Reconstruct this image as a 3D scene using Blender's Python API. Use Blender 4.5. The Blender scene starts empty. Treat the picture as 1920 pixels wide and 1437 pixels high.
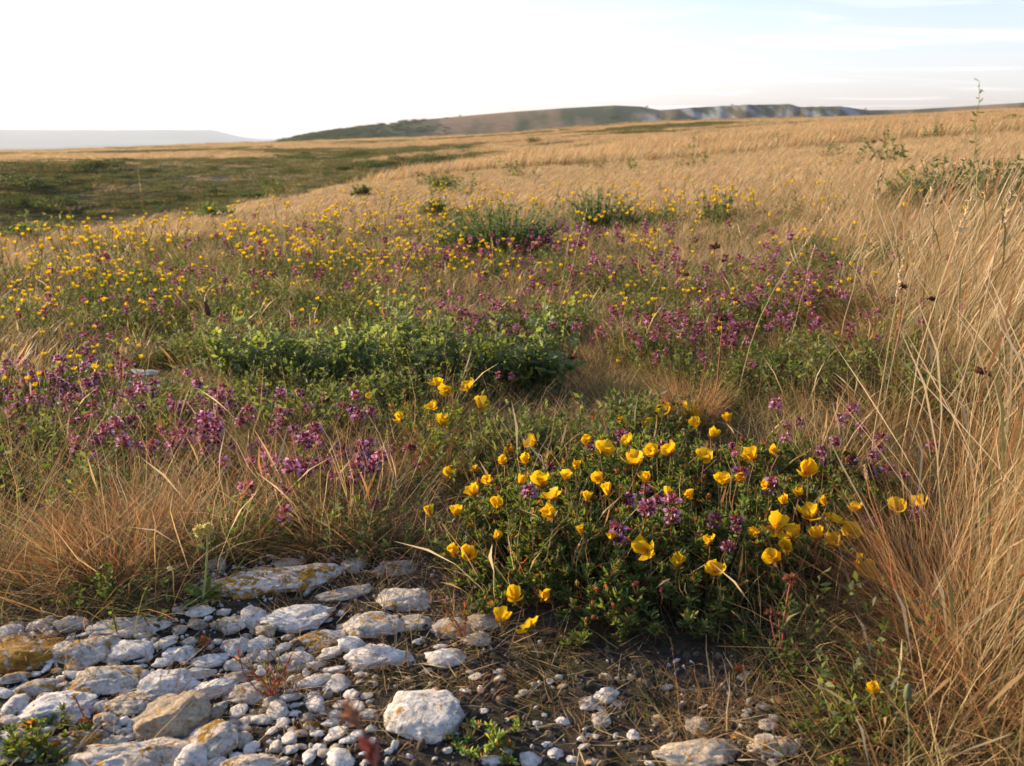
import bpy, bmesh, math, random
import numpy as np
from mathutils import Vector, noise, Matrix

rng = np.random.default_rng(7)
random.seed(7)
R = math.radians
sc = bpy.context.scene

# ------------------------------------------------------------------ camera
FPX, CX, CY = 1598.0, 960.0, 718.5
PITCH = math.atan((CY - 248.0) / FPX)
ZC = 0.66
cam = bpy.data.cameras.new('camera')
camo = bpy.data.objects.new('camera', cam)
sc.collection.objects.link(camo)
camo.location = (0, 0, ZC)
camo.rotation_euler = (math.pi / 2 - PITCH, 0, 0)
cam.sensor_width = 36.0
cam.lens = 36.0 * FPX / 1920.0
cam.clip_start = 0.02
cam.clip_end = 60000
cam.dof.use_dof = True
cam.dof.focus_distance = 1.55
cam.dof.aperture_fstop = 9.0
sc.camera = camo

# ------------------------------------------------------------------ light
SUN_AZ, SUN_EL = R(-62), R(17)
world = bpy.data.worlds.new('World')
sc.world = world
world.use_nodes = True
nt = world.node_tree
nt.nodes.clear()
out = nt.nodes.new('ShaderNodeOutputWorld')
bg = nt.nodes.new('ShaderNodeBackground')
sky = nt.nodes.new('ShaderNodeTexSky')
sky.sky_type = 'NISHITA'
sky.sun_disc = False
sky.sun_elevation = SUN_EL
sky.sun_rotation = SUN_AZ
sky.altitude = 200
sky.air_density = 1.0
sky.dust_density = 1.6
sky.ozone_density = 2.0
bg.inputs['Strength'].default_value = 0.15
tc = nt.nodes.new('ShaderNodeTexCoord')
# thin streaky cirrus: noise over a flat cloud layer (direction divided by its height)
sep = nt.nodes.new('ShaderNodeSeparateXYZ')
nt.links.new(tc.outputs['Generated'], sep.inputs[0])
def wmath(op, a, b=None, clamp=False):
    n = nt.nodes.new('ShaderNodeMath'); n.operation = op; n.use_clamp = clamp
    for i, v in enumerate((a, b)):
        if v is None: continue
        if isinstance(v, (int, float)): n.inputs[i].default_value = v
        else: nt.links.new(v, n.inputs[i])
    return n.outputs[0]
zz = wmath('ADD', wmath('MAXIMUM', sep.outputs[2], 0.0), 0.06)
comb = nt.nodes.new('ShaderNodeCombineXYZ')
nt.links.new(wmath('DIVIDE', sep.outputs[0], zz), comb.inputs[0])
nt.links.new(wmath('DIVIDE', sep.outputs[1], zz), comb.inputs[1])
mp = nt.nodes.new('ShaderNodeMapping')
mp.inputs['Rotation'].default_value = (0, 0, R(-14))
mp.inputs['Scale'].default_value = (0.55, 1.5, 1)
nt.links.new(comb.outputs[0], mp.inputs[0])
cn = nt.nodes.new('ShaderNodeTexNoise')
cn.inputs['Scale'].default_value = 0.9
cn.inputs['Detail'].default_value = 6
cn.inputs['Roughness'].default_value = 0.55
cn.inputs['Distortion'].default_value = 0.6
nt.links.new(mp.outputs[0], cn.inputs['Vector'])
cr = nt.nodes.new('ShaderNodeValToRGB')
cr.color_ramp.elements[0].position = 0.52
cr.color_ramp.elements[0].color = (0, 0, 0, 1)
cr.color_ramp.elements[1].position = 0.78
cr.color_ramp.elements[1].color = (1, 1, 1, 1)
nt.links.new(cn.outputs[0], cr.inputs[0])
cf = wmath('MULTIPLY', cr.outputs[0], 0.6)
# a milky veil, thicker towards the horizon
veil = wmath('MULTIPLY', wmath('POWER', wmath('SUBTRACT', 1.0, wmath('MAXIMUM', sep.outputs[2], 0.0)), 6.0), 0.62)
lum = nt.nodes.new('ShaderNodeRGBToBW')
nt.links.new(sky.outputs[0], lum.inputs[0])
grey = nt.nodes.new('ShaderNodeMix'); grey.data_type = 'RGBA'; grey.blend_type = 'MULTIPLY'
grey.inputs[0].default_value = 1.0
nt.links.new(lum.outputs[0], grey.inputs[6])
grey.inputs[7].default_value = (1.02, 1.0, 1.04, 1)
m1 = nt.nodes.new('ShaderNodeMix'); m1.data_type = 'RGBA'
nt.links.new(veil, m1.inputs[0])
nt.links.new(sky.outputs[0], m1.inputs[6])
nt.links.new(grey.outputs[2], m1.inputs[7])
br = nt.nodes.new('ShaderNodeMix'); br.data_type = 'RGBA'; br.blend_type = 'MULTIPLY'
br.inputs[0].default_value = 1.0
nt.links.new(lum.outputs[0], br.inputs[6])
br.inputs[7].default_value = (1.6, 1.58, 1.58, 1)
m2 = nt.nodes.new('ShaderNodeMix'); m2.data_type = 'RGBA'
nt.links.new(cf, m2.inputs[0])
nt.links.new(m1.outputs[2], m2.inputs[6])
nt.links.new(br.outputs[2], m2.inputs[7])
tint = nt.nodes.new('ShaderNodeMix'); tint.data_type = 'RGBA'; tint.blend_type = 'MULTIPLY'; tint.inputs[0].default_value = 1.0
tint.inputs[7].default_value = (1.05, .985, 1.06, 1)
nt.links.new(m2.outputs[2], tint.inputs[6])
nt.links.new(tint.outputs[2], bg.inputs['Color'])
nt.links.new(bg.outputs[0], out.inputs[0])

sl = bpy.data.lights.new('sun', 'SUN')
sl.energy = 4.9
sl.angle = R(0.6)
sl.color = (1.0, 0.77, 0.49)
so = bpy.data.objects.new('sun', sl)
sc.collection.objects.link(so)
sdir = Vector((math.sin(SUN_AZ) * math.cos(SUN_EL), math.cos(SUN_AZ) * math.cos(SUN_EL), math.sin(SUN_EL)))
so.rotation_euler = sdir.to_track_quat('Z', 'Y').to_euler()
so.location = (0, 0, 30)

sc.view_settings.view_transform = 'Standard'
sc.view_settings.look = 'None'
sc.view_settings.exposure = 0.95
sc.view_settings.gamma = 1.0
sc.view_settings.use_curve_mapping = False
sc.cycles.max_bounces = 7
sc.cycles.diffuse_bounces = 3
sc.cycles.transmission_bounces = 4
sc.cycles.volume_bounces = 1
sc.cycles.transparent_max_bounces = 8
sc.cycles.use_denoising = True
sc.cycles.caustics_reflective = False
sc.cycles.caustics_refractive = False

# ------------------------------------------------------------------ helpers
def link(o, parent=None):
    sc.collection.objects.link(o)
    if parent: o.parent = parent
    return o

def tag(o, label=None, cat=None, group=None, kind=None):
    if label: o['label'] = label
    if cat: o['category'] = cat
    if group: o['group'] = group
    if kind: o['kind'] = kind
    return o

def empty(name, loc, label, cat, group=None, rz=0.0):
    o = bpy.data.objects.new(name, None)
    o.empty_display_size = 0.02
    o.location = loc
    o.rotation_euler = (0, 0, rz)
    link(o)
    return tag(o, label, cat, group)

def mkmesh(name, V, F, mat, C=None, smooth=True, MI=None):
    """V (n,3), F list of index arrays (each (m,k)); C per-vertex colour; mat one or several materials."""
    V = np.asarray(V, dtype=np.float32)
    me = bpy.data.meshes.new(name)
    if not isinstance(F, list): F = [F]
    F = [np.asarray(f, dtype=np.int32) for f in F if len(f)]
    loops = np.concatenate([f.ravel() for f in F])
    sizes = np.concatenate([np.full(len(f), f.shape[1], np.int32) for f in F])
    starts = np.concatenate([[0], np.cumsum(sizes)[:-1]]).astype(np.int32)
    me.vertices.add(len(V)); me.vertices.foreach_set('co', V.ravel())
    me.loops.add(len(loops)); me.loops.foreach_set('vertex_index', loops)
    me.polygons.add(len(sizes)); me.polygons.foreach_set('loop_start', starts)
    try: me.polygons.foreach_set('loop_total', sizes)
    except Exception: pass
    me.polygons.foreach_set('use_smooth', np.full(len(sizes), smooth))
    if MI is not None: me.polygons.foreach_set('material_index', np.asarray(MI, np.int32))
    if C is not None:
        a = me.color_attributes.new('Col', 'FLOAT_COLOR', 'POINT')
        cc = np.ones((len(V), 4), np.float32); cc[:, :3] = C
        a.data.foreach_set('color', cc.ravel())
    for m in (mat if isinstance(mat, (list, tuple)) else [mat]): me.materials.append(m)
    me.update(calc_edges=True)
    return me

def part(name, me, parent=None, loc=(0, 0, 0), rot=(0, 0, 0), scale=(1, 1, 1)):
    o = bpy.data.objects.new(name, me)
    o.location = loc; o.rotation_euler = rot; o.scale = scale
    return link(o, parent)

class Acc:
    """collects vertex blocks into one mesh"""
    def __init__(s): s.V = []; s.F = {3: [], 4: []}; s.C = []; s.n = 0
    def add(s, V, F, C):
        V = np.asarray(V); F = np.asarray(F)
        C = np.broadcast_to(np.asarray(C, float), (len(V), 3))
        s.V.append(V); s.C.append(C); s.F[F.shape[1]].append(F + s.n); s.n += len(V)
        return s
    def mesh(s, name, mat, smooth=True):
        F = [np.concatenate(v) for v in s.F.values() if v]
        return mkmesh(name, np.concatenate(s.V), F, mat, np.concatenate(s.C), smooth)

def U(a, b, n=None): return rng.uniform(a, b, n)

def blades(acc, pos, az, lean, L, bend, w, c0, c1, S=4, head=None, cpow=1.0):
    """n curved tapering blades; lean/bend in radians from the vertical"""
    n = len(pos)
    az, lean, L, bend, w = [np.broadcast_to(np.asarray(a, float), (n,)) for a in (az, lean, L, bend, w)]
    t = np.linspace(0, 1, S + 1)
    ang = lean[:, None] + bend[:, None] * t[None, :] ** 1.3
    dl = (L / S)[:, None]
    h = np.zeros((n, S + 1)); v = np.zeros((n, S + 1))
    am = (ang[:, 1:] + ang[:, :-1]) / 2
    h[:, 1:] = np.cumsum(np.sin(am) * dl, 1); v[:, 1:] = np.cumsum(np.cos(am) * dl, 1)
    P = np.zeros((n, S + 1, 3))
    wob = (rng.normal(0, 0.025, (n, S + 1)) * L[:, None]) * t[None, :]
    P[..., 0] = pos[:, None, 0] + h * np.cos(az)[:, None] - wob * np.sin(az)[:, None]
    P[..., 1] = pos[:, None, 1] + h * np.sin(az)[:, None] + wob * np.cos(az)[:, None]
    P[..., 2] = pos[:, None, 2] + v
    tw = rng.uniform(0, 2 * np.pi, n)
    side = np.stack([np.cos(tw), np.sin(tw), np.zeros(n)], 1)
    prof = np.maximum(1 - t ** 1.8, 0.12)[None, :].repeat(n, 0)
    if head is not None:
        hp = np.full(S + 1, 0.55); hp[-1] = 0.25; hp[-2] = 3.2
        if S > 4: hp[-3] = 2.0
        prof[head] = hp
    W = (w[:, None] * prof)[..., None] * side[:, None, :] * 0.5
    V = np.stack([P - W, P + W], 2).reshape(-1, 3)
    base = (np.arange(n) * (S + 1) * 2)[:, None] + (np.arange(S) * 2)[None, :]
    base = base.reshape(-1)
    F = np.stack([base, base + 1, base + 3, base + 2], 1)
    tt = (t ** cpow)[None, :, None]
    c0 = np.broadcast_to(c0, (n, 3)); c1 = np.broadcast_to(c1, (n, 3))
    C = c0[:, None, :] * (1 - tt) + c1[:, None, :] * tt
    C = np.repeat(C, 2, axis=1).reshape(-1, 3)
    acc.add(V, F, C)
    return P[:, -1]

def frame(d, up=None):
    d = d / np.maximum(np.linalg.norm(d, axis=1, keepdims=True), 1e-9)
    if up is None: up = rng.normal(0, 1, d.shape)
    s = np.cross(d, up); s /= np.maximum(np.linalg.norm(s, axis=1, keepdims=True), 1e-9)
    n = np.cross(s, d)
    return d, s, n

LEAF = (np.array([[0, 0, 0], [.35, .5, .06], [.35, 0, -.06], [.35, -.5, .06], [.75, .38, .02], [.75, 0, -.1], [.75, -.38, .02], [1, 0, -.12]], float),
        np.array([[0, 2, 1], [0, 3, 2], [1, 2, 5], [1, 5, 4], [2, 3, 6], [2, 6, 5], [4, 5, 7], [5, 6, 7]]))
SLEAF = (np.array([[0, 0, 0], [.5, .5, .05], [1, 0, -.08], [.5, -.5, .05]], float), np.array([[0, 3, 1], [1, 3, 2]]))
def lobed():
    xs = [0, .16, .22, .34, .38, .5, .55, .68, .74, .86, 1.0]
    ys = [.02, .05, .30, .34, .10, .42, .44, .12, .34, .30, .10]
    up = [(x, y) for x, y in zip(xs, ys)]
    V = [(x, 0, -0.04 * (i % 2)) for i, x in enumerate(xs)]
    n = len(xs)
    V += [(x + .05, y, .05 * (i % 3)) for i, (x, y) in enumerate(up)]
    V += [(x + .05, -y, .05 * (i % 3)) for i, (x, y) in enumerate(up)]
    F = []
    for i in range(n - 1):
        F.append([i, i + 1, n + i + 1]); F.append([i, n + i + 1, n + i])
        F.append([i + 1, i, 2 * n + i + 1]); F.append([i, 2 * n + i, 2 * n + i + 1])
    return np.array(V, float), np.array(F)
LOBED = lobed()

def leaves(acc, pos, d, L, w, col, tpl=SLEAF, up=None, tip=None):
    n = len(pos)
    if n == 0: return
    L = np.broadcast_to(np.asarray(L, float), (n,)); w = np.broadcast_to(np.asarray(w, float), (n,))
    d, s, nn = frame(np.asarray(d, float), up)
    T, TF = tpl
    V = pos[:, None, :] + d[:, None, :] * (T[None, :, 0:1] * L[:, None, None]) + s[:, None, :] * (T[None, :, 1:2] * w[:, None, None]) + nn[:, None, :] * (T[None, :, 2:3] * L[:, None, None])
    F = (TF[None] + (np.arange(n) * len(T))[:, None, None]).reshape(-1, 3)
    col = np.broadcast_to(col, (n, 3))
    C = np.repeat(col, len(T), axis=0).reshape(n, len(T), 3)
    if tip is not None:
        k = T[None, :, 0:1] ** 2
        C = C * (1 - k) + np.broadcast_to(tip, (n, 3))[:, None, :] * k
    acc.add(V.reshape(-1, 3), F, C.reshape(-1, 3))

def tube(acc, P, rad, col, sides=4, col2=None):
    P = np.asarray(P, float); m = len(P)
    rad = np.broadcast_to(np.asarray(rad, float), (m,))
    T = np.gradient(P, axis=0); T /= np.maximum(np.linalg.norm(T, axis=1, keepdims=True), 1e-9)
    ref = np.array([0.3, 0.9, 0.2]); S = np.cross(T, ref); S /= np.linalg.norm(S, axis=1, keepdims=True); N = np.cross(T, S)
    a = np.arange(sides) * 2 * np.pi / sides
    V = P[:, None] + rad[:, None, None] * (np.cos(a)[None, :, None] * S[:, None] + np.sin(a)[None, :, None] * N[:, None])
    F = []
    for i in range(m - 1):
        for j in range(sides):
            k = (j + 1) % sides
            F.append([i * sides + j, i * sides + k, (i + 1) * sides + k, (i + 1) * sides + j])
    if col2 is None: C = np.broadcast_to(col, (m * sides, 3))
    else:
        t = np.linspace(0, 1, m)[:, None]
        C = np.repeat(np.asarray(col)[None] * (1 - t) + np.asarray(col2)[None] * t, sides, axis=0)
    acc.add(V.reshape(-1, 3), np.array(F), C)

def curve(p0, p1, k=6, sag=(0, 0, 0), wob=0.0):
    t = np.linspace(0, 1, k)[:, None]
    p0 = np.asarray(p0, float); p1 = np.asarray(p1, float)
    P = p0 * (1 - t) + p1 * t + np.asarray(sag) * (4 * t * (1 - t))
    if wob: P[1:-1] += rng.normal(0, wob, (k - 2, 3))
    return P

# ------------------------------------------------------------------ materials
def newmat(name):
    m = bpy.data.materials.new(name); m.use_nodes = True
    n = m.node_tree; n.nodes.clear()
    o = n.nodes.new('ShaderNodeOutputMaterial')
    return m, n, o

def vegmat(name, transl=0.35, rough=0.5, spec=0.25, var=0.25, nscale=0, tmul=(1.15, 1.05, .6)):
    m, n, o = newmat(name)
    at = n.nodes.new('ShaderNodeAttribute'); at.attribute_name = 'Col'
    oi = n.nodes.new('ShaderNodeObjectInfo')
    mr = n.nodes.new('ShaderNodeMapRange')
    mr.inputs['To Min'].default_value = 1 - var; mr.inputs['To Max'].default_value = 1 + var
    n.links.new(oi.outputs['Random'], mr.inputs[0])
    hs = n.nodes.new('ShaderNodeHueSaturation')
    n.links.new(at.outputs['Color'], hs.inputs['Color'])
    n.links.new(mr.outputs[0], hs.inputs['Value'])
    p = n.nodes.new('ShaderNodeBsdfPrincipled')
    p.inputs['Roughness'].default_value = rough
    p.inputs['Specular IOR Level'].default_value = spec
    n.links.new(hs.outputs[0], p.inputs['Base Color'])
    t = n.nodes.new('ShaderNodeBsdfTranslucent')
    mm = n.nodes.new('ShaderNodeMix'); mm.data_type = 'RGBA'; mm.blend_type = 'MULTIPLY'; mm.inputs[0].default_value = 1
    n.links.new(hs.outputs[0], mm.inputs[6]); mm.inputs[7].default_value = (*tmul, 1)
    n.links.new(mm.outputs[2], t.inputs['Color'])
    mx = n.nodes.new('ShaderNodeMixShader'); mx.inputs[0].default_value = transl
    n.links.new(p.outputs[0], mx.inputs[1]); n.links.new(t.outputs[0], mx.inputs[2])
    n.links.new(mx.outputs[0], o.inputs[0])
    return m

M_GRASS = vegmat('dry_grass', 0.42, 0.55, 0.2, 0.22, tmul=(1.12, 1.06, .95))
M_LEAF = vegmat('leaf', 0.42, 0.6, 0.15, 0.2, tmul=(1.5, 1.45, .5))
M_STEM = vegmat('stem', 0.15, 0.6, 0.2, 0.1)
M_PETAL = vegmat('yellow_petal', 0.45, 0.55, 0.15, 0.06, tmul=(1.08, 1.05, .5))
M_THYME = vegmat('thyme_floret', 0.35, 0.7, 0.1, 0.25, tmul=(1.2, 1.0, .95))
M_DRY = vegmat('dry_seed_head', 0.12, 0.8, 0.1, 0.15)

def rockmat(name):
    m, n, o = newmat(name)
    N = n.nodes.new; Lk = n.links.new
    tcx = N('ShaderNodeTexCoord'); oi = N('ShaderNodeObjectInfo')
    geo = N('ShaderNodeNewGeometry')
    va = N('ShaderNodeVectorMath'); va.operation = 'ADD'
    Lk(geo.outputs['Position'], va.inputs[0]); va.inputs[1].default_value = (0, 0, 0)
    def noi(scale, det, rough, dist=0):
        x = N('ShaderNodeTexNoise'); x.inputs['Scale'].default_value = scale; x.inputs['Detail'].default_value = det
        x.inputs['Roughness'].default_value = rough; x.inputs['Distortion'].default_value = dist
        Lk(va.outputs[0], x.inputs['Vector']); return x.outputs[0]
    def ramp(src, stops):
        r = N('ShaderNodeValToRGB'); e = r.color_ramp.elements
        e[0].position, e[0].color = stops[0][0], (*stops[0][1], 1)
        e[1].position, e[1].color = stops[-1][0], (*stops[-1][1], 1)
        for s in stops[1:-1]:
            q = e.new(s[0]); q.color = (*s[1], 1)
        Lk(src, r.inputs[0]); return r.outputs[0]
    def mix(f, a, b, bt='MIX'):
        x = N('ShaderNodeMix'); x.data_type = 'RGBA'; x.blend_type = bt
        for i, v in ((0, f), (6, a), (7, b)):
            if isinstance(v, (int, float)): x.inputs[i].default_value = v
            elif isinstance(v, tuple): x.inputs[i].default_value = (*v, 1)
            else: Lk(v, x.inputs[i])
        return x.outputs[2]
    at = N('ShaderNodeAttribute'); at.attribute_name = 'Col'
    sepc = N('ShaderNodeSeparateColor'); Lk(at.outputs['Color'], sepc.inputs[0])   # R lichen, G warmth, B lightness
    base = ramp(noi(28, 6, .65), [(.3, (.30, .28, .245)), (.46, (.55, .525, .475)), (.7, (.70, .675, .62))])
    warm = mix(1.0, base, (.86, .70, .50), 'MULTIPLY')
    base = mix(sepc.outputs[1], base, warm)
    grain = ramp(noi(220, 5, .7), [(.34, (.42, .41, .39)), (.46, (.92, .92, .92)), (.7, (1.08, 1.08, 1.08))])
    base = mix(0.85, base, grain, 'MULTIPLY')
    pits = ramp(noi(75, 3, .6, .6), [(.30, (.30, .29, .27)), (.40, (1, 1, 1))])
    base = mix(0.8, base, pits, 'MULTIPLY')
    # crusts of grey-black and orange lichen
    gl = ramp(noi(45, 5, .7, 1.0), [(.58, (0, 0, 0)), (.66, (1, 1, 1))])
    base = mix(mulf(n, gl, .55), base, (.10, .10, .085))
    ln = noi(46, 10, .78, .6)
    mth = N('ShaderNodeMath'); mth.operation = 'ADD'
    Lk(ln, mth.inputs[0])
    mt2 = N('ShaderNodeMath'); mt2.operation = 'MULTIPLY'; Lk(sepc.outputs[0], mt2.inputs[0]); mt2.inputs[1].default_value = .185
    Lk(mt2.outputs[0], mth.inputs[1])
    lm = ramp(mth.outputs[0], [(.635, (0, 0, 0)), (.655, (1, 1, 1))])
    lcol = ramp(noi(90, 4, .6), [(.35, (.20, .10, .015)), (.6, (.42, .23, .035))])
    base = mix(lm, base, lcol)
    lig = N('ShaderNodeHueSaturation'); Lk(base, lig.inputs['Color']); Lk(sepc.outputs[2], lig.inputs['Value'])
    p = N('ShaderNodeBsdfPrincipled'); Lk(lig.outputs[0], p.inputs['Base Color'])
    p.inputs['Roughness'].default_value = .9; p.inputs['Specular IOR Level'].default_value = .15
    b1 = N('ShaderNodeBump'); b1.inputs['Strength'].default_value = .9; b1.inputs['Distance'].default_value = .006
    Lk(noi(70, 6, .7, .4), b1.inputs['Height'])
    b2 = N('ShaderNodeBump'); b2.inputs['Strength'].default_value = .5; b2.inputs['Distance'].default_value = .0012
    Lk(noi(330, 4, .7), b2.inputs['Height']); Lk(b1.outputs[0], b2.inputs['Normal'])
    Lk(b2.outputs[0], p.inputs['Normal'])
    Lk(p.outputs[0], o.inputs[0])
    return m
def mulf(n, src, k):
    x = n.nodes.new('ShaderNodeMath'); x.operation = 'MULTIPLY'; n.links.new(src, x.inputs[0]); x.inputs[1].default_value = k
    return x.outputs[0]
M_ROCK = rockmat('limestone')

# ------------------------------------------------------------------ terrain
def elev_at(px, py):
    """tan of the elevation of the sight line through a photo pixel, and its azimuth"""
    u = px - CX; v = CY - py
    fw = FPX * math.cos(PITCH) + v * math.sin(PITCH)
    up = v * math.cos(PITCH) - FPX * math.sin(PITCH)
    return up / math.hypot(u, fw), math.atan2(u, fw)

HILL = [(-900, 280), (300, 278), (480, 274), (530, 265), (560, 257), (600, 249), (700, 237), (800, 224), (960, 210), (1060, 203), (1150, 198), (1200, 200), (1235, 207),
        (1300, 202), (1400, 197), (1475, 196), (1495, 201), (1570, 200), (1625, 207), (1700, 206), (1800, 200), (1920, 192), (2300, 184), (3200, 190)]
hp = np.array(HILL, float)
def hill_y(px): return float(np.interp(px, hp[:, 0], hp[:, 1]))
def Y(v): return ('y', v)
def Z(v): return ('z', v)
COLS = {
    -700: [(9, Y(474)), (20, Z(-4.8)), (50, Z(-10)), (84, Y(430)), (112, Y(318)), (125, Y(312)), (230, Y(288)), (400, Z(-22))],
    0: [(9.5, Y(446)), (20, Z(-4.2)), (50, Z(-9.5)), (84, Y(425)), (112, Y(312)), (125, Y(303)), (230, Y(283)), (400, Z(-20))],
    200: [(10.5, Y(421)), (22, Z(-3.8)), (50, Z(-8.5)), (84, Y(412)), (112, Y(308)), (125, Y(301)), (240, Y(278)), (420, Z(-18))],
    425: [(10, Y(410)), (16, Y(380)), (34, Z(-3.8)), (55, Z(-6)), (85, Y(375)), (114, Y(304)), (126, Y(299)), (250, Y(268)), (430, Z(-14))],
    600: [(10, Y(405)), (22, Y(349)), (40, Z(-3.2)), (60, Z(-4)), (85, Y(346)), (115, Y(302)), (126, Y(297)), (250, Y(264)), (430, Z(-9))],
    800: [(10, Y(398)), (20, Y(347)), (30, Y(325)), (50, Z(-3.0)), (82, Y(321)), (120, Y(289)), (250, Y(257)), (400, Z(-6))],
    960: [(10, Y(394)), (20, Y(336)), (38, Y(299)), (55, Z(-1.7)), (85, Y(299)), (125, Y(274)), (250, Y(249)), (400, Z(-4))],
    1200: [(10, Y(385)), (25, Y(311)), (50, Y(274)), (65, Z(-1.0)), (92, Y(272)), (130, Y(256)), (250, Y(229)), (400, Z(-1))],
    1410: [(10, Y(370)), (25, Y(296)), (60, Y(252)), (75, Z(0.1)), (100, Y(249)), (140, Y(240)), (250, Y(223)), (400, Z(1))],
    1650: [(10, Y(350)), (25, Y(278)), (60, Y(240)), (100, Y(232)), (250, Y(221)), (400, Z(3))],
    1920: [(10, Y(330)), (25, Y(258)), (60, Y(226)), (120, Y(214)), (250, Y(207)), (400, Z(8))],
    2700: [(10, Y(300)), (25, Y(238)), (60, Y(205)), (120, Y(198)), (250, Y(195)), (400, Z(14))],
}
def ring_radii():
    r = [0.02, 0.15, 0.3]
    r += list(np.geomspace(0.42, 40, 150)); r += list(np.geomspace(41, 300, 90)); r += list(np.geomspace(310, 760, 22))
    r += list(np.linspace(775, 1010, 60)); r += list(np.geomspace(1030, 16000, 40))
    return np.array(r)
RR = ring_radii()
AZ = np.concatenate([np.arange(-180, -60, 6.0), np.arange(-60, 6, 0.3), np.arange(6, 24, 0.12), np.arange(24, 60, 0.3), np.arange(60, 180.1, 6.0)]) * math.pi / 180
ckeys = sorted(COLS)
caz = []; ctrlz = []
KN = np.array([0.02, 1.3, 3] + list(np.geomspace(4, 400, 60)) + [450, 520, 600, 700, 780, 800, 830, 850, 870, 900, 930, 1000, 1200, 1600, 2500, 9000, 10500, 12500, 14500, 16000.])
def col_profile(px):
    pts = [(0.02, 0.0), (1.3, 0.0)]
    for d, (k, v) in COLS[px]:
        pts.append((d, v if k == 'z' else ZC + d * elev_at(px, v)[0]))
    a = np.array(pts)
    return np.interp(np.log(RR), np.log(a[:, 0]), a[:, 1])
prof = np.array([col_profile(p) for p in ckeys])
paz = np.array([elev_at(p, 248)[1] for p in ckeys])
AZc = np.clip(AZ, paz[0], paz[-1])
H = np.zeros((len(AZ), len(RR)))
for j in range(len(RR)): H[:, j] = np.interp(AZc, paz, prof[:, j])
# smooth over azimuth and range
def smooth(A, k, axis):
    ker = np.hanning(2 * k + 3)[1:-1]; ker /= ker.sum()
    pad = [(0, 0), (0, 0)]; pad[axis] = (k, k)
    B = np.pad(A, pad, mode='edge')
    return np.apply_along_axis(lambda v: np.convolve(v, ker, 'valid'), axis, B)
near = RR < 300
Hs = smooth(H, 9, 0)
Hs = smooth(Hs, 3, 1)
H = Hs
# hills, chalk scarp and the far plain beyond 400 m
hcol = np.zeros((len(AZ), len(RR), 3))
pxs = CX + np.tan(np.clip(AZ, -1.2, 1.2)) * (FPX / math.cos(PITCH))
def nz(x, y, z=0.0, o=4):
    return noise.fractal(Vector((x, y, z)), 1.0, 2.0, o)
for i, az in enumerate(AZ):
    px = pxs[i]
    hy = hill_y(px)
    te = elev_at(px, hy)[0]
    ridge = ZC + 930 * te
    j0 = np.searchsorted(RR, 400)
    zb = H[i, j0]
    cliff = np.clip((px - 1180) / 90, 0, 1) * np.clip((1650 - px) / 60, 0, 1)
    hillness = np.clip((px - 400) / 90, 0, 1)
    for j in range(j0, len(RR)):
        r = RR[j]
        low = min(zb, 0) - 6
        if r < 780: z = zb + (low - zb) * (r - 400) / 380
        elif r < 930:
            t = (r - 780) / 150
            g = 0.5 * nz(az * 26, r * 0.004, 3)
            s_soft = t * t * (3 - 2 * t)
            s_cl = np.clip((t - 0.30 - 0.10 * g) / 0.30, 0, 1) ** 0.8 * 0.88 + 0.12 * t
            s = s_soft * (1 - cliff) + s_cl * cliff
            z = low + (ridge - low) * s
            z += cliff * .45 * nz(az * 120, r * 0.02 + az * 40, 8) * math.sin(math.pi * min(1, max(0, t)))
        else:
            t = min(1, (r - 930) / 600)
            z = ridge - 2.0 * t - 26 * t * t * hillness
        if hillness < 1:
            plain = -110.0
            t = np.clip((r - 400) / 900, 0, 1)
            zp = zb + (plain - zb) * (t * t * (3 - 2 * t))
            if r > 9000:
                hyy = 243 + 5 * np.clip((px - 380) / 120, 0, 1) + 1.2 * nz(az * 9, 1)
                top = ZC + 12500 * elev_at(px, hyy)[0]
                q = np.clip((r - 9000) / 3500, 0, 1)
                zp = plain + (top - plain) * q * q * (3 - 2 * q) + 10 * nz(az * 30, r * .0004) * q
                if r > 12500: zp = top - (r - 12500) * .02
            z = z * hillness + zp * (1 - hillness) if r < 1600 else zp * (1 - hillness) + (z if r < 2500 else -110) * hillness
        elif r > 1600:
            z = max(-110, z - (r - 1600) * 0.1)
        H[i, j] = z
# relief
XX = RR[None, :] * np.sin(AZ)[:, None]; YYg = RR[None, :] * np.cos(AZ)[:, None]
for i in range(len(AZ)):
    for j in range(len(RR)):
        r = RR[j]; x = XX[i, j]; y = YYg[i, j]
        if r < 12:
            H[i, j] += 0.012 * nz(x * 2.2, y * 2.2, 1, 3) + 0.004 * nz(x * 14, y * 14, 2, 3)
        if 14 < r < 330:
            k = min(1, (r - 14) / 60)
            H[i, j] += k * 0.22 * nz(x * .06, y * .12, 5, 3)

LR = np.log(RR)
def gz(x, y):
    """ground height under world x, y (arrays)"""
    x = np.atleast_1d(np.asarray(x, float)); y = np.atleast_1d(np.asarray(y, float))
    r = np.clip(np.hypot(x, y), RR[0], RR[-1] * .999); a = np.clip(np.arctan2(x, y), AZ[0], AZ[-1] - 1e-6)
    j = np.clip(np.searchsorted(RR, r, 'right') - 1, 0, len(RR) - 2); i = np.clip(np.searchsorted(AZ, a, 'right') - 1, 0, len(AZ) - 2)
    fj = (r - RR[j]) / (RR[j + 1] - RR[j]); fi = (a - AZ[i]) / (AZ[i + 1] - AZ[i])
    return (H[i, j] * (1 - fi) + H[i + 1, j] * fi) * (1 - fj) + (H[i, j + 1] * (1 - fi) + H[i + 1, j + 1] * fi) * fj
def ray(px, py):
    u = (px - CX) / FPX; v = (CY - py) / FPX
    d = np.array([u, math.cos(PITCH) + v * math.sin(PITCH), v * math.cos(PITCH) - math.sin(PITCH)])
    return d / np.linalg.norm(d)
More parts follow.
